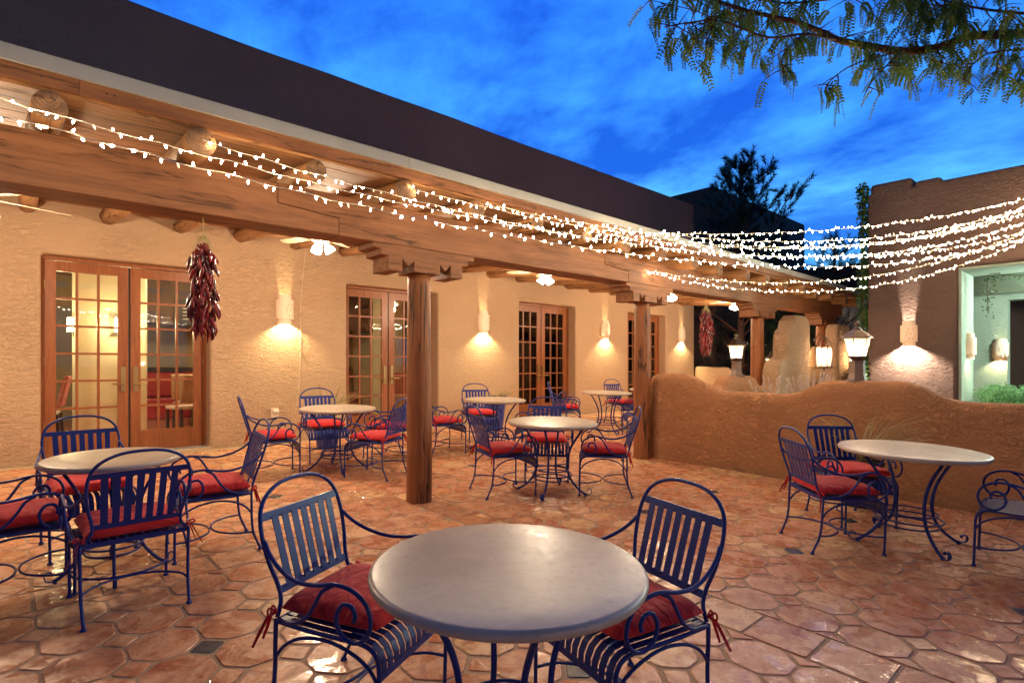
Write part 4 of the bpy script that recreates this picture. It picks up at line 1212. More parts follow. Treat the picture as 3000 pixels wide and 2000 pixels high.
# ================================================================== FURNITURE
def make_chair(cushion=True):
    t = empty('patio_chair')
    nv = M['navy']
    yz = lambda z: -.347 + (.90-z)*.283
    half = [(.0, .90), (.09, .893), (.16, .866), (.205, .825), (.226, .77), (.232, .70), (.222, .61), (.203, .53), (.203, .47), (.235, .42)]
    pts = [(-x, yz(z), z) for x, z in half[::-1]] + [(x, yz(z), z) for x, z in half[1:]]
    b = MB(); b.tube(pts, .0085, 8, smooth=4); b.build('back_frame', nv, t, smooth=True)
    b = MB()
    b.hexa([(-.222, yz(.77)-.003, .768), (.222, yz(.77)-.003, .768), (.222, yz(.77)+.004, .768), (-.222, yz(.77)+.004, .768),
            (-.218, yz(.798)-.003, .798), (.218, yz(.798)-.003, .798), (.218, yz(.798)+.004, .798), (-.218, yz(.798)+.004, .798)])
    b.build('top_rail', nv, t)
    b = MB(); b.hexa([(-.196, yz(.495)-.003, .492), (.196, yz(.495)-.003, .492), (.196, yz(.495)+.004, .492), (-.196, yz(.495)+.004, .492),
            (-.20, yz(.52)-.003, .520), (.20, yz(.52)-.003, .520), (.20, yz(.52)+.004, .520), (-.20, yz(.52)+.004, .520)])
    b.build('bottom_rail', nv, t)
    for k in range(7):
        u = -1 + 2*k/6; xt = u*.158; xb = u*.150; hw = .0165
        z0, z1 = .512, .776; y0, y1 = yz(z0)+.0055, yz(z1)+.0055
        b = MB(); b.hexa([(xb-hw, y0-.001, z0), (xb+hw, y0-.001, z0), (xb+hw, y0+.003, z0), (xb-hw, y0+.003, z0),
                (xt-hw, y1-.001, z1), (xt+hw, y1-.001, z1), (xt+hw, y1+.003, z1), (xt-hw, y1+.003, z1)])
        b.build('back_slat', nv, t)
    for s in (-1, 1):
        A = [(.230, -.284, .70), (.248, -.235, .655), (.268, -.16, .617), (.285, -.07, .597), (.290, .02, .603), (.288, .10, .618), (.286, .175, .607), (.285, .232, .565),
             (.285, .250, .50), (.283, .222, .443), (.281, .165, .423), (.281, .115, .452), (.281, .102, .505), (.281, .128, .548), (.281, .165, .548), (.281, .182, .52), (.281, .176, .497)]
        b = MB(); b.tube([(s*x, y, z) for x, y, z in A], .0082, 8, smooth=4)
        B = [(.288, .09, .612), (.288, .045, .585), (.286, .01, .53), (.281, -.03, .475), (.272, -.09, .437), (.250, -.17, .418)]
        b.tube([(s*x, y, z) for x, y, z in B], .0075, 8, smooth=4)
        b.build('armrest', nv, t, smooth=True)
        # side rail bending down into the front leg
        C = [(.248, -.205, .413), (.248, -.05, .405), (.248, .10, .405), (.248, .19, .404), (.247, .238, .385), (.246, .258, .34), (.244, .260, .25), (.241, .261, .10), (.240, .261, .012)]
        b = MB(); b.tube([(s*x, y, z) for x, y, z in C], .0085, 8, smooth=3); b.lathe([(0, .016), (.010, .016), (.016, .008), (.016, 0), (0, 0)], 10, (s*.240, .261, 0)); b.build('leg', nv, t, smooth=True)
        D = [(.248, -.205, .420), (.247, -.208, .33), (.245, -.210, .23), (.243, -.222, .13), (.240, -.248, .06), (.238, -.268, .014)]
        b = MB(); b.tube([(s*x, y, z) for x, y, z in D], .0085, 8, smooth=3); b.lathe([(0, .016), (.010, .016), (.016, .008), (.016, 0), (0, 0)], 10, (s*.238, -.269, 0)); b.build('leg', nv, t, smooth=True)
        E = [(.246, -.209, .27), (.247, -.165, .325), (.248, -.09, .368), (.248, .02, .386), (.248, .13, .368), (.247, .215, .325), (.246, .257, .27)]
        b = MB(); b.tube([(s*x, y, z) for x, y, z in E], .0068, 8, smooth=3); b.build('brace', nv, t, smooth=True)
        ye = -.222 if s < 0 else .260; yc = .012 if s < 0 else .026
        F_ = [(-.242, ye, .135), (-.225, ye+(yc-ye)*.42, .135), (-.13, ye+(yc-ye)*.86, .135), (0, yc, .135), (.13, ye+(yc-ye)*.86, .135), (.225, ye+(yc-ye)*.42, .135), (.242, ye, .135)]
        b = MB(); b.tube([(x, y, z) for x, y, z in F_], .0068, 8, smooth=4); b.build('stretcher', nv, t, smooth=True)
    b = MB(); b.box(-.245, .245, -.208, -.202, .395, .420); b.build('rear_rail', nv, t)
    b = MB(); b.box(-.245, .245, .262, .267, .285, .312); b.build('front_rail', nv, t)
    prof = [(-.203, .417), (-.10, .411), (.06, .409), (.17, .410), (.215, .402), (.245, .380), (.262, .345), (.2655, .29)]
    b0 = MB(); vs_ = []
    for i, (y, z) in enumerate(prof):
        for x, dz in ((-.014, 0), (.014, 0), (.014, -.004), (-.014, -.004)): vs_.append((x, y + (dz if i > 4 else 0), z + (dz if i <= 4 else dz*.3)))
    fs = []
    for i in range(len(prof)-1):
        for j in range(4): fs.append((i*4+j, i*4+(j+1) % 4, (i+1)*4+(j+1) % 4, (i+1)*4+j))
    b0.add(vs_, fs); sm = b0.mesh('seat_slat', nv)
    for k in range(12):
        link('seat_slat', sm, t, (-.2165 + k*.0394, 0, 0))
    if cushion:
        n = 22; vs_ = []; fs = []
        def hgt(u, v):
            e = (1-abs(u)**4)*(1-abs(v)**4)
            return .003 + .052*max(0, e)**.40 * (1 + .10*mnoise.noise(Vector((u*2.1, v*2.1, 4.4)))) 
        W, D_ = .232, .228
        for side in (1, -1):
            for i in range(n+1):
                for j in range(n+1):
                    u = -1+2*i/n; v = -1+2*j/n
                    r_ = 1 - .035*(abs(u*v))**3
                    x = u*W*r_*(1-.025*(1-abs(v))**2*abs(u)); y = v*D_*r_*(1-.025*(1-abs(u))**2*abs(v)) + .012
                    h = hgt(u, v)*(1.0 if side > 0 else .55)
                    vs_.append((x, y, .450 + side*h + (.0 if side > 0 else .004)))
        st = (n+1)**2
        for sdx in (0, 1):
            for i in range(n):
                for j in range(n):
                    q = [sdx*st + i*(n+1)+j, sdx*st + (i+1)*(n+1)+j, sdx*st + (i+1)*(n+1)+j+1, sdx*st + i*(n+1)+j+1]
                    fs.append(tuple(q) if sdx == 0 else tuple(reversed(q)))
        bd = [(i, 0) for i in range(n)] + [(n, j) for j in range(n)] + [(n-i, n) for i in range(n)] + [(0, n-j) for j in range(n)]
        for a, c in zip(bd, bd[1:]+bd[:1]):
            ia = a[0]*(n+1)+a[1]; ic = c[0]*(n+1)+c[1]; fs.append((ia, ia+st, ic+st, ic))
        b = MB(); b.add(vs_, fs); cu = b.build('cushion', M['red'], t, smooth=True)
        for s in (-1, 1):
            b = MB(); c_ = Vector((s*.243, -.205, .445))
            rr = random.Random(s+5)
            for q in range(2):
                d_ = Vector((s*(.012+.015*q), -.018-.01*q, -.030-.012*q))
                b.ribbon([c_, c_+d_*.6+Vector((0, -.01, .01)), c_+d_*1.4, c_+d_*2.0+Vector((rr.uniform(-.015, .015), 0, -.035))], [.008, .014, .013, .010], (s, .3, .2))
            b.tube([c_, c_+Vector((s*.02, -.02, .018)), c_+Vector((s*.035, -.01, 0)), c_+Vector((s*.01, -.005, -.004))], .0045, 5)
            b.tube([c_, c_+Vector((s*-.01, -.03, .015)), c_+Vector((s*-.005, -.035, -.01)), c_], .0045, 5)
            b.build('tie', M['red'], cu)
    return t
ch0 = make_chair(True); chN = make_chair(False)
tilt = -math.atan(SL)
def place_chair(src, x, y, deg, label, first=False):
    c = src if first else copy_tree(src)
    c.location = (x, y, SL*y)
    # stands on the sloping floor
    m_ = Matrix.Rotation(math.atan(SL), 4, 'X') @ Matrix.Rotation(R(deg), 4, 'Z')
    c.rotation_euler = m_.to_euler()
    tag(c, label, 'chair', 'blue wrought iron patio chairs')
    return c
place_chair(ch0, 1.074, 2.115, -153.8, 'blue iron chair at the left of the nearest table', True)
place_chair(ch0, 1.851, 1.385, 78.7, 'blue iron chair at the right of the nearest table')
place_chair(ch0, .519, 3.821, 1.9, 'blue chair seen from behind, in front of the left table, red ties hanging down')
place_chair(ch0, 1.112, 4.464, -275.7, 'blue chair on the right side of the left table, facing left')
place_chair(ch0, .03, 4.33, -89, 'blue chair at the left table cut off by the left edge of the photo')
place_chair(ch0, .44, 5.02, 183, 'blue chair behind the left table, in front of the first door')
place_chair(ch0, 4.775, 1.575, -132.0, 'blue chair at the left of the table by the low orange wall')
place_chair(ch0, 5.641, 1.706, -219.5, 'blue chair between the right table and the low wall, facing the camera')
place_chair(ch0, 3.816, 4.367, -107.6, 'blue chair left of the central table between the two posts')
place_chair(ch0, 4.673, 3.721, 41.1, 'blue chair right of the central table, next to the second post')
place_chair(ch0, 4.679, 4.579, -225.1, 'blue chair behind the central table, facing the camera')
place_chair(ch0, 2.24, 6.548, -101.6, 'blue chair left of the table under the first sconce')
place_chair(ch0, 3.113, 7.166, -187.5, 'blue chair against the wall, behind the table under the first sconce, beside the blue pot')
place_chair(ch0, 3.168, 5.841, 31.7, 'blue chair on the near right of the table left of the first post')
place_chair(ch0, 3.72, 6.55, 75, 'blue chair half hidden behind the first post')
place_chair(ch0, 4.62, 6.62, -98, 'blue chair facing right, just right of the first post')
place_chair(ch0, 5.75, 7.15, 157, 'blue chair against the wall left of the third door, behind the small far table')
place_chair(ch0, 5.62, 5.66, 25, 'blue chair partly behind the central table, with its back to the camera')
place_chair(ch0, 7.72, 7.05, -140, 'blue chair in front of the third door, left of the far table')
place_chair(chN, 8.20, 5.75, 45, 'blue chair without a cushion in front of the far table, left of the second post', True)
place_chair(ch0, 9.55, 7.15, 170, 'blue chair left of the second post top, far down the porch')
place_chair(chN, 9.9, 6.2, 95, 'blue chair half hidden behind the second post')
place_chair(chN, 5.34, .507, 4.6, 'blue chair without a cushion cut off by the right edge of the photo')

def make_table():
    t = empty('patio_table')
    b = MB(); r_ = .4575
    b.lathe([(0, .740), (.30, .740), (r_-.016, .740), (r_-.006, .7375), (r_, .730), (r_+.001, .722), (r_-.002, .712), (r_-.010, .706), (.30, .705), (0, .705)], 72)
    b.build('table_top', M['tabletop'], t, smooth=True)
    b = MB(); n = 40
    b.tube([(.33*math.cos(2*math.pi*k/n), .33*math.sin(2*math.pi*k/n), .697) for k in range(n+1)], .007, 6, smooth=1, caps=False); b.build('apron_ring', M['navy'], t, smooth=True)
    prof = [(.33, .700), (.305, .66), (.245, .575), (.190, .47), (.163, .36), (.163, .26), (.190, .17), (.245, .095), (.315, .034), (.365, .011), (.402, .018), (.415, .048), (.398, .072), (.374, .066), (.371, .048)]
    for k in range(4):
        a = math.pi/4 + k*math.pi/2; b = MB()
        b.tube([(r_*math.cos(a), r_*math.sin(a), z) for r_, z in prof[:10]], .0115, 8, smooth=4)
        b.tube([(r_*math.cos(a), r_*math.sin(a), z) for r_, z in prof[9:]], .010, 8, smooth=4, flat=(.0135, .0045, (-math.sin(a), math.cos(a), 0)))
        b.lathe([(0, 0), (.015, 0), (.013, .012), (0, .012)], 10, (.352*math.cos(a), .352*math.sin(a), 0))
        b.build('leg', M['navy'], t, smooth=True)
    for rr, zz in ((.172, .245), (.205, .195), (.182, .150)):
        b = MB(); b.tube([(rr*math.cos(2*math.pi*k/n), rr*math.sin(2*math.pi*k/n), zz) for k in range(n+1)], .0068, 6, smooth=1, caps=False); b.build('ring', M['navy'], t, smooth=True)
    b = MB(); b.box(-.33, .33, -.012, .012, .6985, .7045).box(-.012, .012, -.33, -.0125, .6985, .7045).box(-.012, .012, .0125, .33, .6985, .7045); b.build('cross_bar', M['navy'], t)
    return t
tb0 = make_table()
TB = [(1.248, 1.417, .456, 20, 'nearest round stone topped table, in the centre foreground'),
      (.504, 4.335, .370, 40, 'round stone topped table at the left, in front of the first door'),
      (4.202, 4.036, .461, -15, 'round pale table between the two posts'),
      (2.961, 6.412, .44, 30, 'round table just left of the first post, under the first sconce'),
      (5.309, 1.189, .501, 0, 'round table at the right by the low orange wall'),
      (5.409, 6.377, .455, 10, 'round pale table just right of the first post, near the wall'),
      (8.24, 6.523, .46, 25, 'small far round table left of the second post, before the third door'),
      (9.75, 6.55, .455, 5, 'farthest round table, mostly hidden behind the second post')]
for k, (x, y, r_, dg, lb) in enumerate(TB):
    o = tb0 if k == 0 else copy_tree(tb0)
    o.location = (x, y, SL*y); o.rotation_euler = (Matrix.Rotation(math.atan(SL), 4, 'X') @ Matrix.Rotation(R(dg), 4, 'Z')).to_euler()
    o.scale = (r_/.4575, r_/.4575, 1)
    tag(o, lb, 'table', 'round patio tables')

# ================================================================== PLANTS IN POTS
def grass_clump(par, n, h, spread, rr, z0=0.0, mat='grass', name='foliage'):
    b = MB()
    for k in range(n):
        a = rr.uniform(0, 2*math.pi); lean = rr.uniform(.05, 1)**.8*spread; hh = h*rr.uniform(.45, 1.05)
        r0 = rr.uniform(0, .09); d_ = Vector((math.cos(a), math.sin(a), 0)); p0 = d_*r0 + Vector((0, 0, z0))
        pts = []
        for q in range(6):
            u = q/5; pts.append(p0 + d_*(lean*u**1.6) + Vector((0, 0, hh*(u - .28*lean/spread*u**3))))
        w_ = rr.uniform(.003, .006)
        b.ribbon(pts, [w_, w_, w_*.9, w_*.7, w_*.45, .0006], (-d_.y+.2, d_.x, .1), rr.random())
        if rr.random() < .25 and mat == 'grass':
            tip = pts[-1]; dr = (pts[-1]-pts[-2]).normalized()
            for q in range(6):
                s_ = tip - dr*.02*q; b.ribbon([s_, s_+dr*.03+Vector((rr.uniform(-.012, .012), rr.uniform(-.012, .012), -.005))], [.004, .001], (0, 1, .3), 1.0)
    o = b.build(name, M[mat], par); o['kind'] = 'stuff'; return o
def pot_plant(x, y, rp, hp, mat, n, h, spread, label, seed, base=None):
    z = base if base is not None else SL*y
    t = empty('potted_grass', (x, y, z), 0, label, 'potted plant')
    b = MB(); b.lathe([(0, .0), (rp*.72, 0), (rp*.85, hp*.5), (rp, hp*.9), (rp*1.06, hp*.9), (rp*1.06, hp), (rp*.95, hp), (rp*.93, hp*.88), (0, hp*.88)], 28); b.build('pot', M[mat], t, smooth=False, bevel=.004)
    b = MB(); b.lathe([(0, hp*.9), (rp*.92, hp*.885)], 16); b.build('soil', M['soil'], t)
    grass_clump(t, n, h, spread, random.Random(seed), hp*.88); return t
pot_plant(3.47, 7.85, .20, .42, 'pot', 230, .68, .55, 'blue pot of dry ornamental grass by the wall between the first and second doors', 1)
pot_plant(6.75, 7.95, .22, .62, 'pot', 120, .24, .50, 'blue pot of withered grass before the wall left of the third door', 2)
pot_plant(6.25, 1.80, .20, .45, 'potdark', 220, .62, .60, 'dark pot of dry grass between the right table and the low wall', 3)
# flower stalks and shrubs in the garden bed behind the low wall
def stalk_plant(x, y, n, h, label, seed):
    rr = random.Random(seed); t = empty('flower_stalks', (x, y, -.1), 0, label, 'plant')
    st = MB(); fl = MB()
    for k in range(n):
        a = rr.uniform(0, 2*math.pi); ln_ = rr.uniform(.05, .42); hh = h*rr.uniform(.75, 1.05); d_ = Vector((math.cos(a), math.sin(a), 0))
        p = [d_*.03, d_*ln_*.35+Vector((0, 0, hh*.5)), d_*ln_+Vector((0, 0, hh))]
        st.tube(p, .003, 4, smooth=2)
        for q in range(34):
            u = .62 + .38*q/34; c_ = p[1].lerp(p[2], (u-.5)*2)
            for s_ in range(3):
                v = Vector((rr.uniform(-1, 1), rr.uniform(-1, 1), rr.uniform(-.2, .9)))*.018
                fl.ribbon([c_, c_+v*.7, c_+v], [.016, .020, .006], (rr.uniform(-1, 1), 1, .3), rr.random())
    st.build('stem', M['lav'], t); o = fl.build('flowers', M['lav'], t); o['kind'] = 'stuff'
    return t
stalk_plant(8.6, 3.60, 22, 1.32, 'thin pale flower stalks behind the dip of the low wall, leftmost clump', 21)
stalk_plant(9.3, 3.35, 44, 1.38, 'tall pinkish flower stalks before the stepped pillar', 22)
stalk_plant(9.8, 3.05, 46, 1.22, 'dense pinkish flower stalks at the foot of the gate, rightmost clump', 23)
# liriope in the portico
def bush(x, y, n, h, spread, label, seed, z=0.0):
    t = empty('leafy_plant', (x, y, z), 0, label, 'plant', None)
    b = MB(); rr = random.Random(seed)
    for k in range(n):
        a = rr.uniform(0, 6.283); d_ = Vector((math.cos(a), math.sin(a), 0)); p0 = Vector((rr.uniform(-spread, spread), rr.uniform(-spread, spread), rr.uniform(h*.2, h*.85)))
        l_ = rr.uniform(.14, .30)
        b.ribbon([p0, p0+d_*l_*.3+Vector((0, 0, l_*.5)), p0+d_*l_*.7+Vector((0, 0, l_*.55)), p0+d_*l_+Vector((0, 0, l_*.3))], [.010, .014, .012, .002], (-d_.y, d_.x, .2), rr.random())
    o = b.build('foliage', M['bush'], t); o['kind'] = 'stuff'
    b = MB(); b.tube([(0, 0, -z-.16), (0, 0, h*.5)], .02, 6, smooth=1); b.build('stem', M['bark'], t)
    return t
bush(12.9, 1.35, 1500, 1.10, .42, 'bushy strap leaved plant at the foot of the portico jamb', 31)
bush(13.4, .45, 1500, 1.12, .45, 'pale green strap leaved plant in the middle of the portico opening', 32)
bush(12.9, -.45, 1500, 1.08, .45, 'strap leaved plant at the right edge of the photo inside the portico', 33)

# vine on the corner of the brown building
def leaf_blob(b, c, s_, rr, up=Vector((0, 0, 1)), tint=None):
    a = rr.uniform(0, 6.283); d_ = Vector((math.cos(a), math.sin(a), rr.uniform(-.9, .3))).normalized(); sd = d_.orthogonal().normalized(); sd.rotate(Matrix.Rotation(rr.uniform(0, 3.1), 3, d_))
    b.add([c, c+d_*s_*.5+sd*s_*.36, c+d_*s_, c+d_*s_*.5-sd*s_*.36], [(0, 1, 2, 3)], rr.random() if tint is None else tint)
t = empty('climbing_vine', (12.02, 3.38, 0), 0, 'green vine climbing the left corner of the brown building', 'vine')
b = MB(); rr = random.Random(5)
for k in range(3600):
    z = 4.85*rr.random(); w_ = .10 + .03*math.sin(z*3.1)
    leaf_blob(b, Vector((rr.uniform(-.06, .25), rr.uniform(-.06, w_), z)), rr.uniform(.04, .075), rr)
o = b.build('foliage', M['vine'], t); o['kind'] = 'stuff'
b = MB(); b.tube([(.06, .0, -.1), (.1, .06, 1.5), (.04, .04, 3), (.08, .05, 4.6)], .014, 6); b.build('stem', M['bark'], t)
t = empty('climbing_vine', (12.5, 1.60, 2.0), 0, 'thin vine trailing from the upper corner of the portico opening', 'vine')
b = MB(); pth = [Vector((0.05, .05, .3)), Vector((.05, .05, .95)), Vector((.1, -.2, .94)), Vector((.12, -.7, .90)), Vector((.12, -1.2, .93))]
for k in range(260):
    u = rr.random()*4; i = min(3, int(u)); c_ = pth[i].lerp(pth[i+1], u-i)
    if u > 1.5 and rr.random() < .7: continue
    leaf_blob(b, c_ + Vector((rr.uniform(-.05, .05), rr.uniform(-.09, .06), rr.uniform(-.08, .04))), rr.uniform(.03, .06), rr)
o = b.build('foliage', M['vine'], t); o['kind'] = 'stuff'
b = MB(); b.tube(pth, .006, 5); b.build('stem', M['bark'], t)

# ================================================================== TREES
def needle_tuft(b, c, d_, ln_, rr, n=46, nl=.16, w_=.010):
    d_ = d_.normalized()
    for k in range(n):
        u = rr.random(); p = c + d_*ln_*u
        v = Vector((rr.gauss(0, 1), rr.gauss(0, 1), rr.gauss(0, 1))); v = (v - d_*v.dot(d_)).normalized()
        q = (v*rr.uniform(.45, .9) + d_*rr.uniform(.5, 1.0)).normalized()*nl*rr.uniform(.7, 1.1)
        sd = q.orthogonal().normalized()*w_
        b.add([p-sd*.5, p+sd*.5, p+q], [(0, 1, 2)], rr.random())
def pine(x, y, z0, H, spread, label, seed, start=.25, nl=.22, w_=.02, limbs=26, up=.75, nt_=46):
    rr = random.Random(seed)
    t = empty('pine_tree', (x, y, z0), 0, label, 'tree', None)
    tr = MB(); fo = MB()
    tr.tube([(0, 0, 0), (.05, .03, H*.5), (0, 0, H)], [.16, .09, .02], 8, smooth=4)
    for k in range(limbs):
        u = start + (1-start)*(k+.5)/limbs; z = H*u; a = k*2.4 + rr.uniform(-.3, .3)
        L_ = spread*(1.08-u)**.75*rr.uniform(.7, 1.15)
        d_ = Vector((math.cos(a), math.sin(a), up*rr.uniform(.5, 1.1)))
        pts = [Vector((0, 0, z))]
        for q in range(1, 5): pts.append(pts[-1] + (d_ + Vector((rr.uniform(-.2, .2), rr.uniform(-.2, .2), .15*q)))*L_/4.6)
        tr.tube(pts, [.05*(1.1-u), .035*(1.1-u), .025*(1.1-u), .018*(1.1-u), .008], 5, smooth=2)
        needle_tuft(fo, pts[-1]-(pts[-1]-pts[-2])*.4, pts[-1]-pts[-2], .34*L_**.3, rr, nt_, nl, w_)
        for q in range(1, 5):
            for s_ in range(3):
                b0_ = pts[q-1].lerp(pts[q], rr.random()); sdv = Vector((rr.gauss(0, 1), rr.gauss(0, 1), rr.gauss(.5, .5))).normalized()
                dd = ((pts[q]-pts[q-1]).normalized()*.6 + sdv*.9); l2 = L_*.22*rr.uniform(.6, 1.3)
                tr.tube([b0_, b0_+dd*l2*.5, b0_+dd*l2+Vector((0, 0, l2*.3))], [.012, .009, .005], 4, smooth=1)
                needle_tuft(fo, b0_+dd*l2*.7, dd+Vector((0, 0, .4)), .30*L_**.3, rr, nt_, nl, w_)
    needle_tuft(fo, Vector((0, 0, H-.3)), Vector((0, 0, 1)), .5, rr, nt_*2, nl, w_)
    tr.build('trunk', M['bark'], t, smooth=True); o = fo.build('crown', M['pine'], t); o['kind'] = 'stuff'
    return t
pine(17.0, 8.15, -.1, 7.45, 2.9, 'tall dark pine standing out against the blue sky behind the porch roof', 4, .30, .19, .030, 36, .95, 62)
pine(17.3, 5.6, -.1, 4.9, 2.0, 'smaller dark pine right of the tall one, tips showing above the string lights', 9, .15, .15, .012, 26, .5, 50)
pine(16.8, 6.6, -.1, 3.4, 1.9, 'bushy dark green pine seen under the porch roof beyond the third post', 12, .08, .15, .012, 30, .2, 60)
pine(18.2, 8.2, -.1, 4.4, 2.0, 'bushy dark pine directly behind the end wall of the porch', 13, .08, .15, .012, 30, .2, 60)

# honey locust branch reaching in from the right, over the patio
def locust():
    base = Vector((8.6, -1.6, -.1))
    t = empty('locust_tree', base, 0, 'honey locust tree whose leafy branches hang over the top right of the patio', 'tree')
    rr = random.Random(77)
    br = MB(); fo = MB()
    def P(x, y, tt): return at_t(x, y, tt) - base
    def leafc(p, d_, L_):
        # one compound leaf: drooping rachis with paired leaflets
        L_ *= 1.25; n = rr.randint(8, 10); pts = [p]; dd = d_.normalized()
        for q in range(n):
            dd = (dd + Vector((0, 0, -.13))).normalized(); pts.append(pts[-1] + dd*L_/n)
        br2.ribbon([pts[0], pts[n//2], pts[-1]], [.002, .0015, .001], (.3, .9, .1), .5)
        sdv = dd.orthogonal().normalized(); sdv.rotate(Matrix.Rotation(rr.uniform(0, 6.28), 3, dd))
        tn = rr.random()
        for q in range(1, n+1):
            ax = (pts[q]-pts[q-1]).normalized()
            for s_ in (-1, 1):
                lf = (sdv*s_ + ax*.55 + Vector((0, 0, -.15))).normalized(); ll = .040*(1-.35*abs(q/n-.4))*rr.uniform(.85, 1.15); ww = lf.cross(ax).cross(lf).normalized()*ll*.22
                c_ = pts[q]
                fo.add([c_, c_+lf*ll*.35+ww, c_+lf*ll*.8+ww*.7, c_+lf*ll, c_+lf*ll*.8-ww*.7, c_+lf*ll*.35-ww], [(0, 1, 2, 3, 4, 5)], min(1, max(0, tn*.7+rr.uniform(0, .3))))
    br2 = MB()
    def twig(a, d_, L_, r_, dens=1.0):
        pts = [a]; dd = d_.normalized(); n = 5
        for q in range(n):
            dd = (dd + Vector((rr.uniform(-.25, .25), rr.uniform(-.25, .25), rr.uniform(-.22, .08)))).normalized(); pts.append(pts[-1]+dd*L_/n)
        br.tube(pts, [r_*(1-.8*q/n) for q in range(n+1)], 5, smooth=2)
        m = max(2, int(L_*14*dens))
        for q in range(m):
            u = rr.uniform(.12, 1)*n; i = min(n-1, int(u)); c_ = pts[i].lerp(pts[i+1], u-i)
            ld = Vector((rr.uniform(-.8, .8), rr.uniform(-.8, .8), rr.uniform(-.9, -.1)))
            leafc(c_, ld, rr.uniform(.10, .19))
        return pts
    def limb(px, r0, r1, twigs, dl, dens=1.0, dirs=None):
        pts = [P(*p) for p in px]
        br.tube(pts, [r0+(r1-r0)*k/(len(pts)-1) for k in range(len(pts))], 8, smooth=4)
        for k in range(twigs):
            u = rr.random()*(len(pts)-1); i = min(len(pts)-2, int(u)); c_ = pts[i].lerp(pts[i+1], u-i)
            d_ = Vector((rr.uniform(-1, 1), rr.uniform(-1, 1), rr.uniform(-.55, .45)))
            d_ = d_ - FW*d_.dot(FW)*.5
            twig(c_, d_, rr.uniform(.4, 1)*dl, .006, dens)
        return pts
    # trunk and main limb (outside the frame) running to the visible branch
    top = P(3500, 40, 4.9)
    br.tube([Vector((0, 0, 0)), Vector((-.05, .1, 1.6)), Vector((-.2, .3, 3.0)), top], [.16, .13, .11, .05], 10, smooth=5)
    main = limb([(3500, 40, 4.9), (3000, 97, 4.9), (2846, 107, 4.9), (2744, 140, 4.9), (2642, 150, 4.85), (2514, 130, 4.8), (2453, 117, 4.8), (2412, 97, 4.8), (2336, 66, 4.75), (2259, 48, 4.7), (2183, 31, 4.7), (2106, 5, 4.7), (1990, -30, 4.7)], .040, .010, 44, .45)
    limb([(2453, 117, 4.8), (2360, 100, 4.6), (2250, 110, 4.5), (2110, 62, 4.4), (2000, 70, 4.4), (1945, 80, 4.4)], .012, .004, 30, .34)
    limb([(2360, 100, 4.6), (2300, 150, 4.5), (2290, 210, 4.5)], .006, .003, 9, .22)
    limb([(2642, 150, 4.85), (2580, 165, 4.7), (2500, 190, 4.6), (2440, 230, 4.6), (2415, 270, 4.6)], .008, .003, 13, .24)
    limb([(2642, 150, 4.85), (2600, 190, 4.6), (2560, 230, 4.6), (2530, 285, 4.6)], .007, .003, 10, .2)
    limb([(3000, 145, 4.8), (2900, 155, 4.8), (2850, 190, 4.8), (2800, 240, 4.8)], .008, .003, 7, .24, .6)
    limb([(3100, 130, 4.9), (2990, 170, 4.8), (2930, 200, 4.7), (2890, 225, 4.7)], .006, .003, 6, .22, .6)
    limb([(3100, 180, 4.9), (3000, 215, 4.8), (2970, 250, 4.7)], .006, .003, 5, .2, .7)
    limb([(2846, 107, 4.9), (2820, 60, 4.8), (2760, 20, 4.7), (2700, -30, 4.7)], .010, .005, 20, .34)
    limb([(3000, 40, 4.7), (2900, 30, 4.7), (2800, 10, 4.7), (2600, -40, 4.7)], .012, .006, 26, .36)
    limb([(2700, -30, 5.0), (2500, -10, 4.9), (2300, 10, 4.8), (2150, -15, 4.8), (2000, 10, 4.7)], .012, .005, 34, .36)
    limb([(2183, 31, 4.7), (2090, 50, 4.6), (2030, 30, 4.6), (1900, 0, 4.6)], .006, .003, 12, .28)
    limb([(2744, 140, 4.9), (2760, 180, 4.7), (2740, 200, 4.7)], .006, .003, 6, .2)
    br.build('branch', M['bark'], t, smooth=True); br2.build('leaf_stalk', M['bark'], t).__setitem__('kind', 'stuff')
    o = fo.build('foliage', M['locust'], t); o['kind'] = 'stuff'
locust()

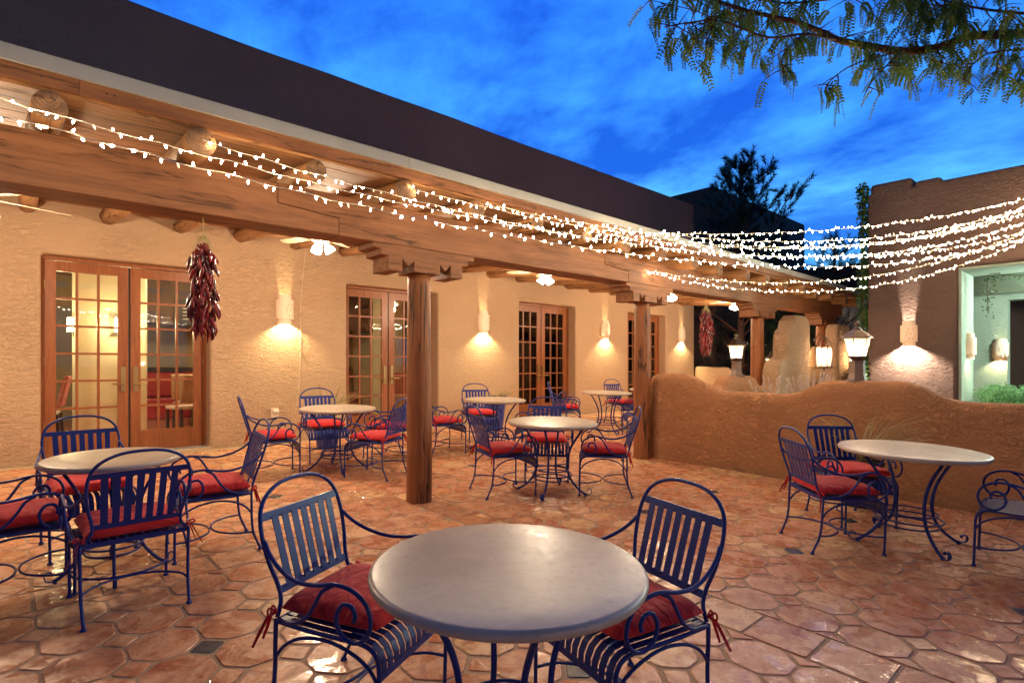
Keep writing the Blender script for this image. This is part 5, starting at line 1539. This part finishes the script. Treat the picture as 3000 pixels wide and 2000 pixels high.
# ================================================================== RISTRAS (strings of dried chillies)
chili_me = []
for k in range(8):
    rr = random.Random(k); b = MB(); L_ = rr.uniform(.085, .12); bend = rr.uniform(-.03, .03); bend2 = rr.uniform(-.02, .02)
    b.tube([(0, 0, 0), (bend*.2, 0, -L_*.12), (bend*.6, bend2*.4, -L_*.4), (bend, bend2, -L_*.75), (bend*.8, bend2*1.2, -L_)], [.003, .011, .0135, .010, .001], 7, smooth=3)
    b.v = [(v[0]+.0022*mnoise.noise(Vector(v)*60+Vector((k, 0, 0))), v[1]*.8+.0022*mnoise.noise(Vector(v)*60+Vector((0, k, 0))), v[2]) for v in b.v]
    chili_me.append(b.mesh('chili_pod', M['chili'] if k % 3 else M['chili2'], True))
def ristra(x, y, ztop, zhang, L_, n, label, seed, sc_=1.0):
    rr = random.Random(seed)
    t = empty('chili_ristra', (x, y, ztop), 0, label, 'ristra', 'red chilli ristras hanging from the porch beam')
    b = MB(); b.tube([(0, 0, zhang-ztop), (.004, 0, -.02)], .0022, 5, smooth=1); b.build('string', M['straw'], t)
    b = MB()
    for k in range(70):
        a = rr.uniform(0, 6.283); d_ = Vector((math.cos(a), math.sin(a), 0)); l_ = rr.uniform(.03, .11)
        b.ribbon([Vector((0, 0, .0)), d_*l_*.25+Vector((0, 0, rr.uniform(-.01, .04))), d_*l_*.6+Vector((0, 0, -.04)), d_*l_*.8+Vector((0, 0, -.05-l_*.6))], [.003, .0025, .002, .001], (d_.y, -d_.x, .2), rr.random())
    b.build('straw_top', M['straw'], t)
    for k in range(n):
        u = (k+.5)/n; z = -.03 - u*(L_-.13); a = k*2.399 + rr.uniform(-.4, .4)
        w_ = (.035 + .05*min(1, u*6))*(1 - .25*max(0, u-.8)*5*.6)*sc_; r_ = w_*rr.uniform(.55, 1.05)
        link('chili_pod', chili_me[rr.randrange(8)], t, (r_*math.cos(a), r_*math.sin(a), z), (rr.uniform(-.5, .1)*math.sin(-a)*-1*.8, rr.uniform(-.55, .15)*math.cos(a), rr.uniform(0, 6.28)), (sc_,)*3)
    return t
p1 = at_y(593, 700, 4.6); p1b = at_y(598, 1000, 4.6)
ristra(p1.x, 4.58, p1.z, 2.52, p1.z-p1b.z, 210, 'large dark red chilli ristra hanging in front of the first door', 1)
p2 = at_y(2065, 902, 4.6); p2b = at_y(2065, 1048, 4.6)
ristra(p2.x, 4.58, p2.z, 2.52, p2.z-p2b.z, 190, 'smaller looking red chilli ristra hanging far down the porch, past the second post', 2)

# ================================================================== STRING LIGHTS
bulb_me = []
b = MB(); b.lathe([(0, .004), (.0038, 0), (.0056, -.009), (.0050, -.018), (.0025, -.027), (0, -.030)], 6); bulb_me = b.mesh('bulb', M['bulb'], False); bulb_me.materials.append(M['bulb_dim']); bulb_me.polygons.foreach_set('material_index', [1 if i_ < 12 else 0 for i_ in range(len(bulb_me.polygons))]); bulb_off = b.mesh('bulb', M['bulb_dim'], False)  # socket faces glow dim and warm, a halo put into the bulb colour
def light_string(A, B, sag, n, label, seed, wob=.02):
    rr = random.Random(seed); A = Vector(A); B = Vector(B)
    t = empty('string_lights', A, 0, label, 'string lights', 'strings of small white lights over the patio')
    L_ = (B-A).length; m = int(L_/.12)
    pts = []; ph = rr.uniform(0, 6)
    for k in range(m+1):
        s_ = k/m; p = (B-A)*s_ + Vector((0, 0, -4*sag*s_*(1-s_)))
        pts.append(p + Vector((0, 0, .006*math.sin(k*1.9+ph)+rr.uniform(-.003, .003))))
    b = MB(); b.tube(pts, .0032, 5, smooth=1); b.build('wire', M['wire'], t)
    n = int(n*1.6)
    for k in range(n):
        s_ = (k + rr.uniform(-.25, .25) + .5)/n * m; i = min(m-1, int(s_)); p = pts[i].lerp(pts[i+1], s_-i)
        if rr.random() < .68: rot = (rr.gauss(0, .6), rr.gauss(0, .6), 0)
        else: rot = (math.pi + rr.gauss(0, .5), rr.gauss(0, .5), 0)
        link('bulb', bulb_me if rr.random() < (.55 if seed == 9 else .9) else bulb_off, t, p, rot)
    # collective light of the string, in three lamps along it that stand for its bulbs
    return t
B0 = (11.985, .60, 3.55)
light_string((-1.40, 4.15, 2.96), (11.985, .62, 3.62), .91, 120, 'lowest of the long light strings that enter at the left edge of the photo', 1)
light_string((-.61, 4.15, 2.95), (11.985, .50, 3.74), .84, 118, 'upper of the two light strings that enter at the left edge of the photo', 2)
light_string((.97, 4.14, 2.93), (11.985, .66, 3.86), .78, 106, 'light string starting at the second log end from the left', 3)
light_string((2.55, 4.14, 2.95), (11.985, .74, 4.04), .65, 96, 'light string starting at the log end above the first carved corbel', 4)
light_string((3.34, 4.12, 2.96), (11.985, .42, 4.12), .58, 90, 'light string starting just right of the first carved corbel', 5)
light_string((4.92, 4.12, 2.97), (11.985, .30, 4.20), .33, 78, 'highest light string, nearly straight over the patio', 6)
light_string((4.92, 4.14, 2.95), (11.985, .56, 3.98), .45, 78, 'light string in the upper bundle starting midway between the posts', 7)
light_string((6.42, 4.43, 2.70), (11.985, .55, 3.72), .66, 62, 'lowest hanging light string, starting from the beam by the second post', 8)
light_string((6.42, 4.43, 2.72), (11.985, .62, 3.76), .54, 62, 'second lowest light string by the second post, with many unlit looking bulbs', 9)

# small things on the porch wall
t = empty('power_outlet', (3.02, YW-.001, .70), 0, 'weatherproof power outlet with white plugs, low on the wall behind the chairs', 'outlet')
MB().box(-.06, .06, -.035, 0, -.07, .07).build('box', M['outlet'], t, bevel=.004)
MB().box(-.03, .05, -.075, -.036, .01, .05).build('plug', M['white'], t, bevel=.004)
t = empty('electric_cord', (3.42, YW-.006, .45), 0, 'thin white lamp cord running up the wall beside the first sconce', 'cord')
b = MB(); b.tube([(-.08, 0, .2), (-.02, 0, .7), (0, 0, 1.4), (.01, 0, 2.0), (.08, 0, 2.75)], .0022, 5); b.build('cable', M['wire'], t)
for z in (1.2, 1.75, 2.25): MB().box(-.012, .014, -.012, -.002, z, z+.016).build('clip', M['brass'], t)
print('objects', len(bpy.data.objects))
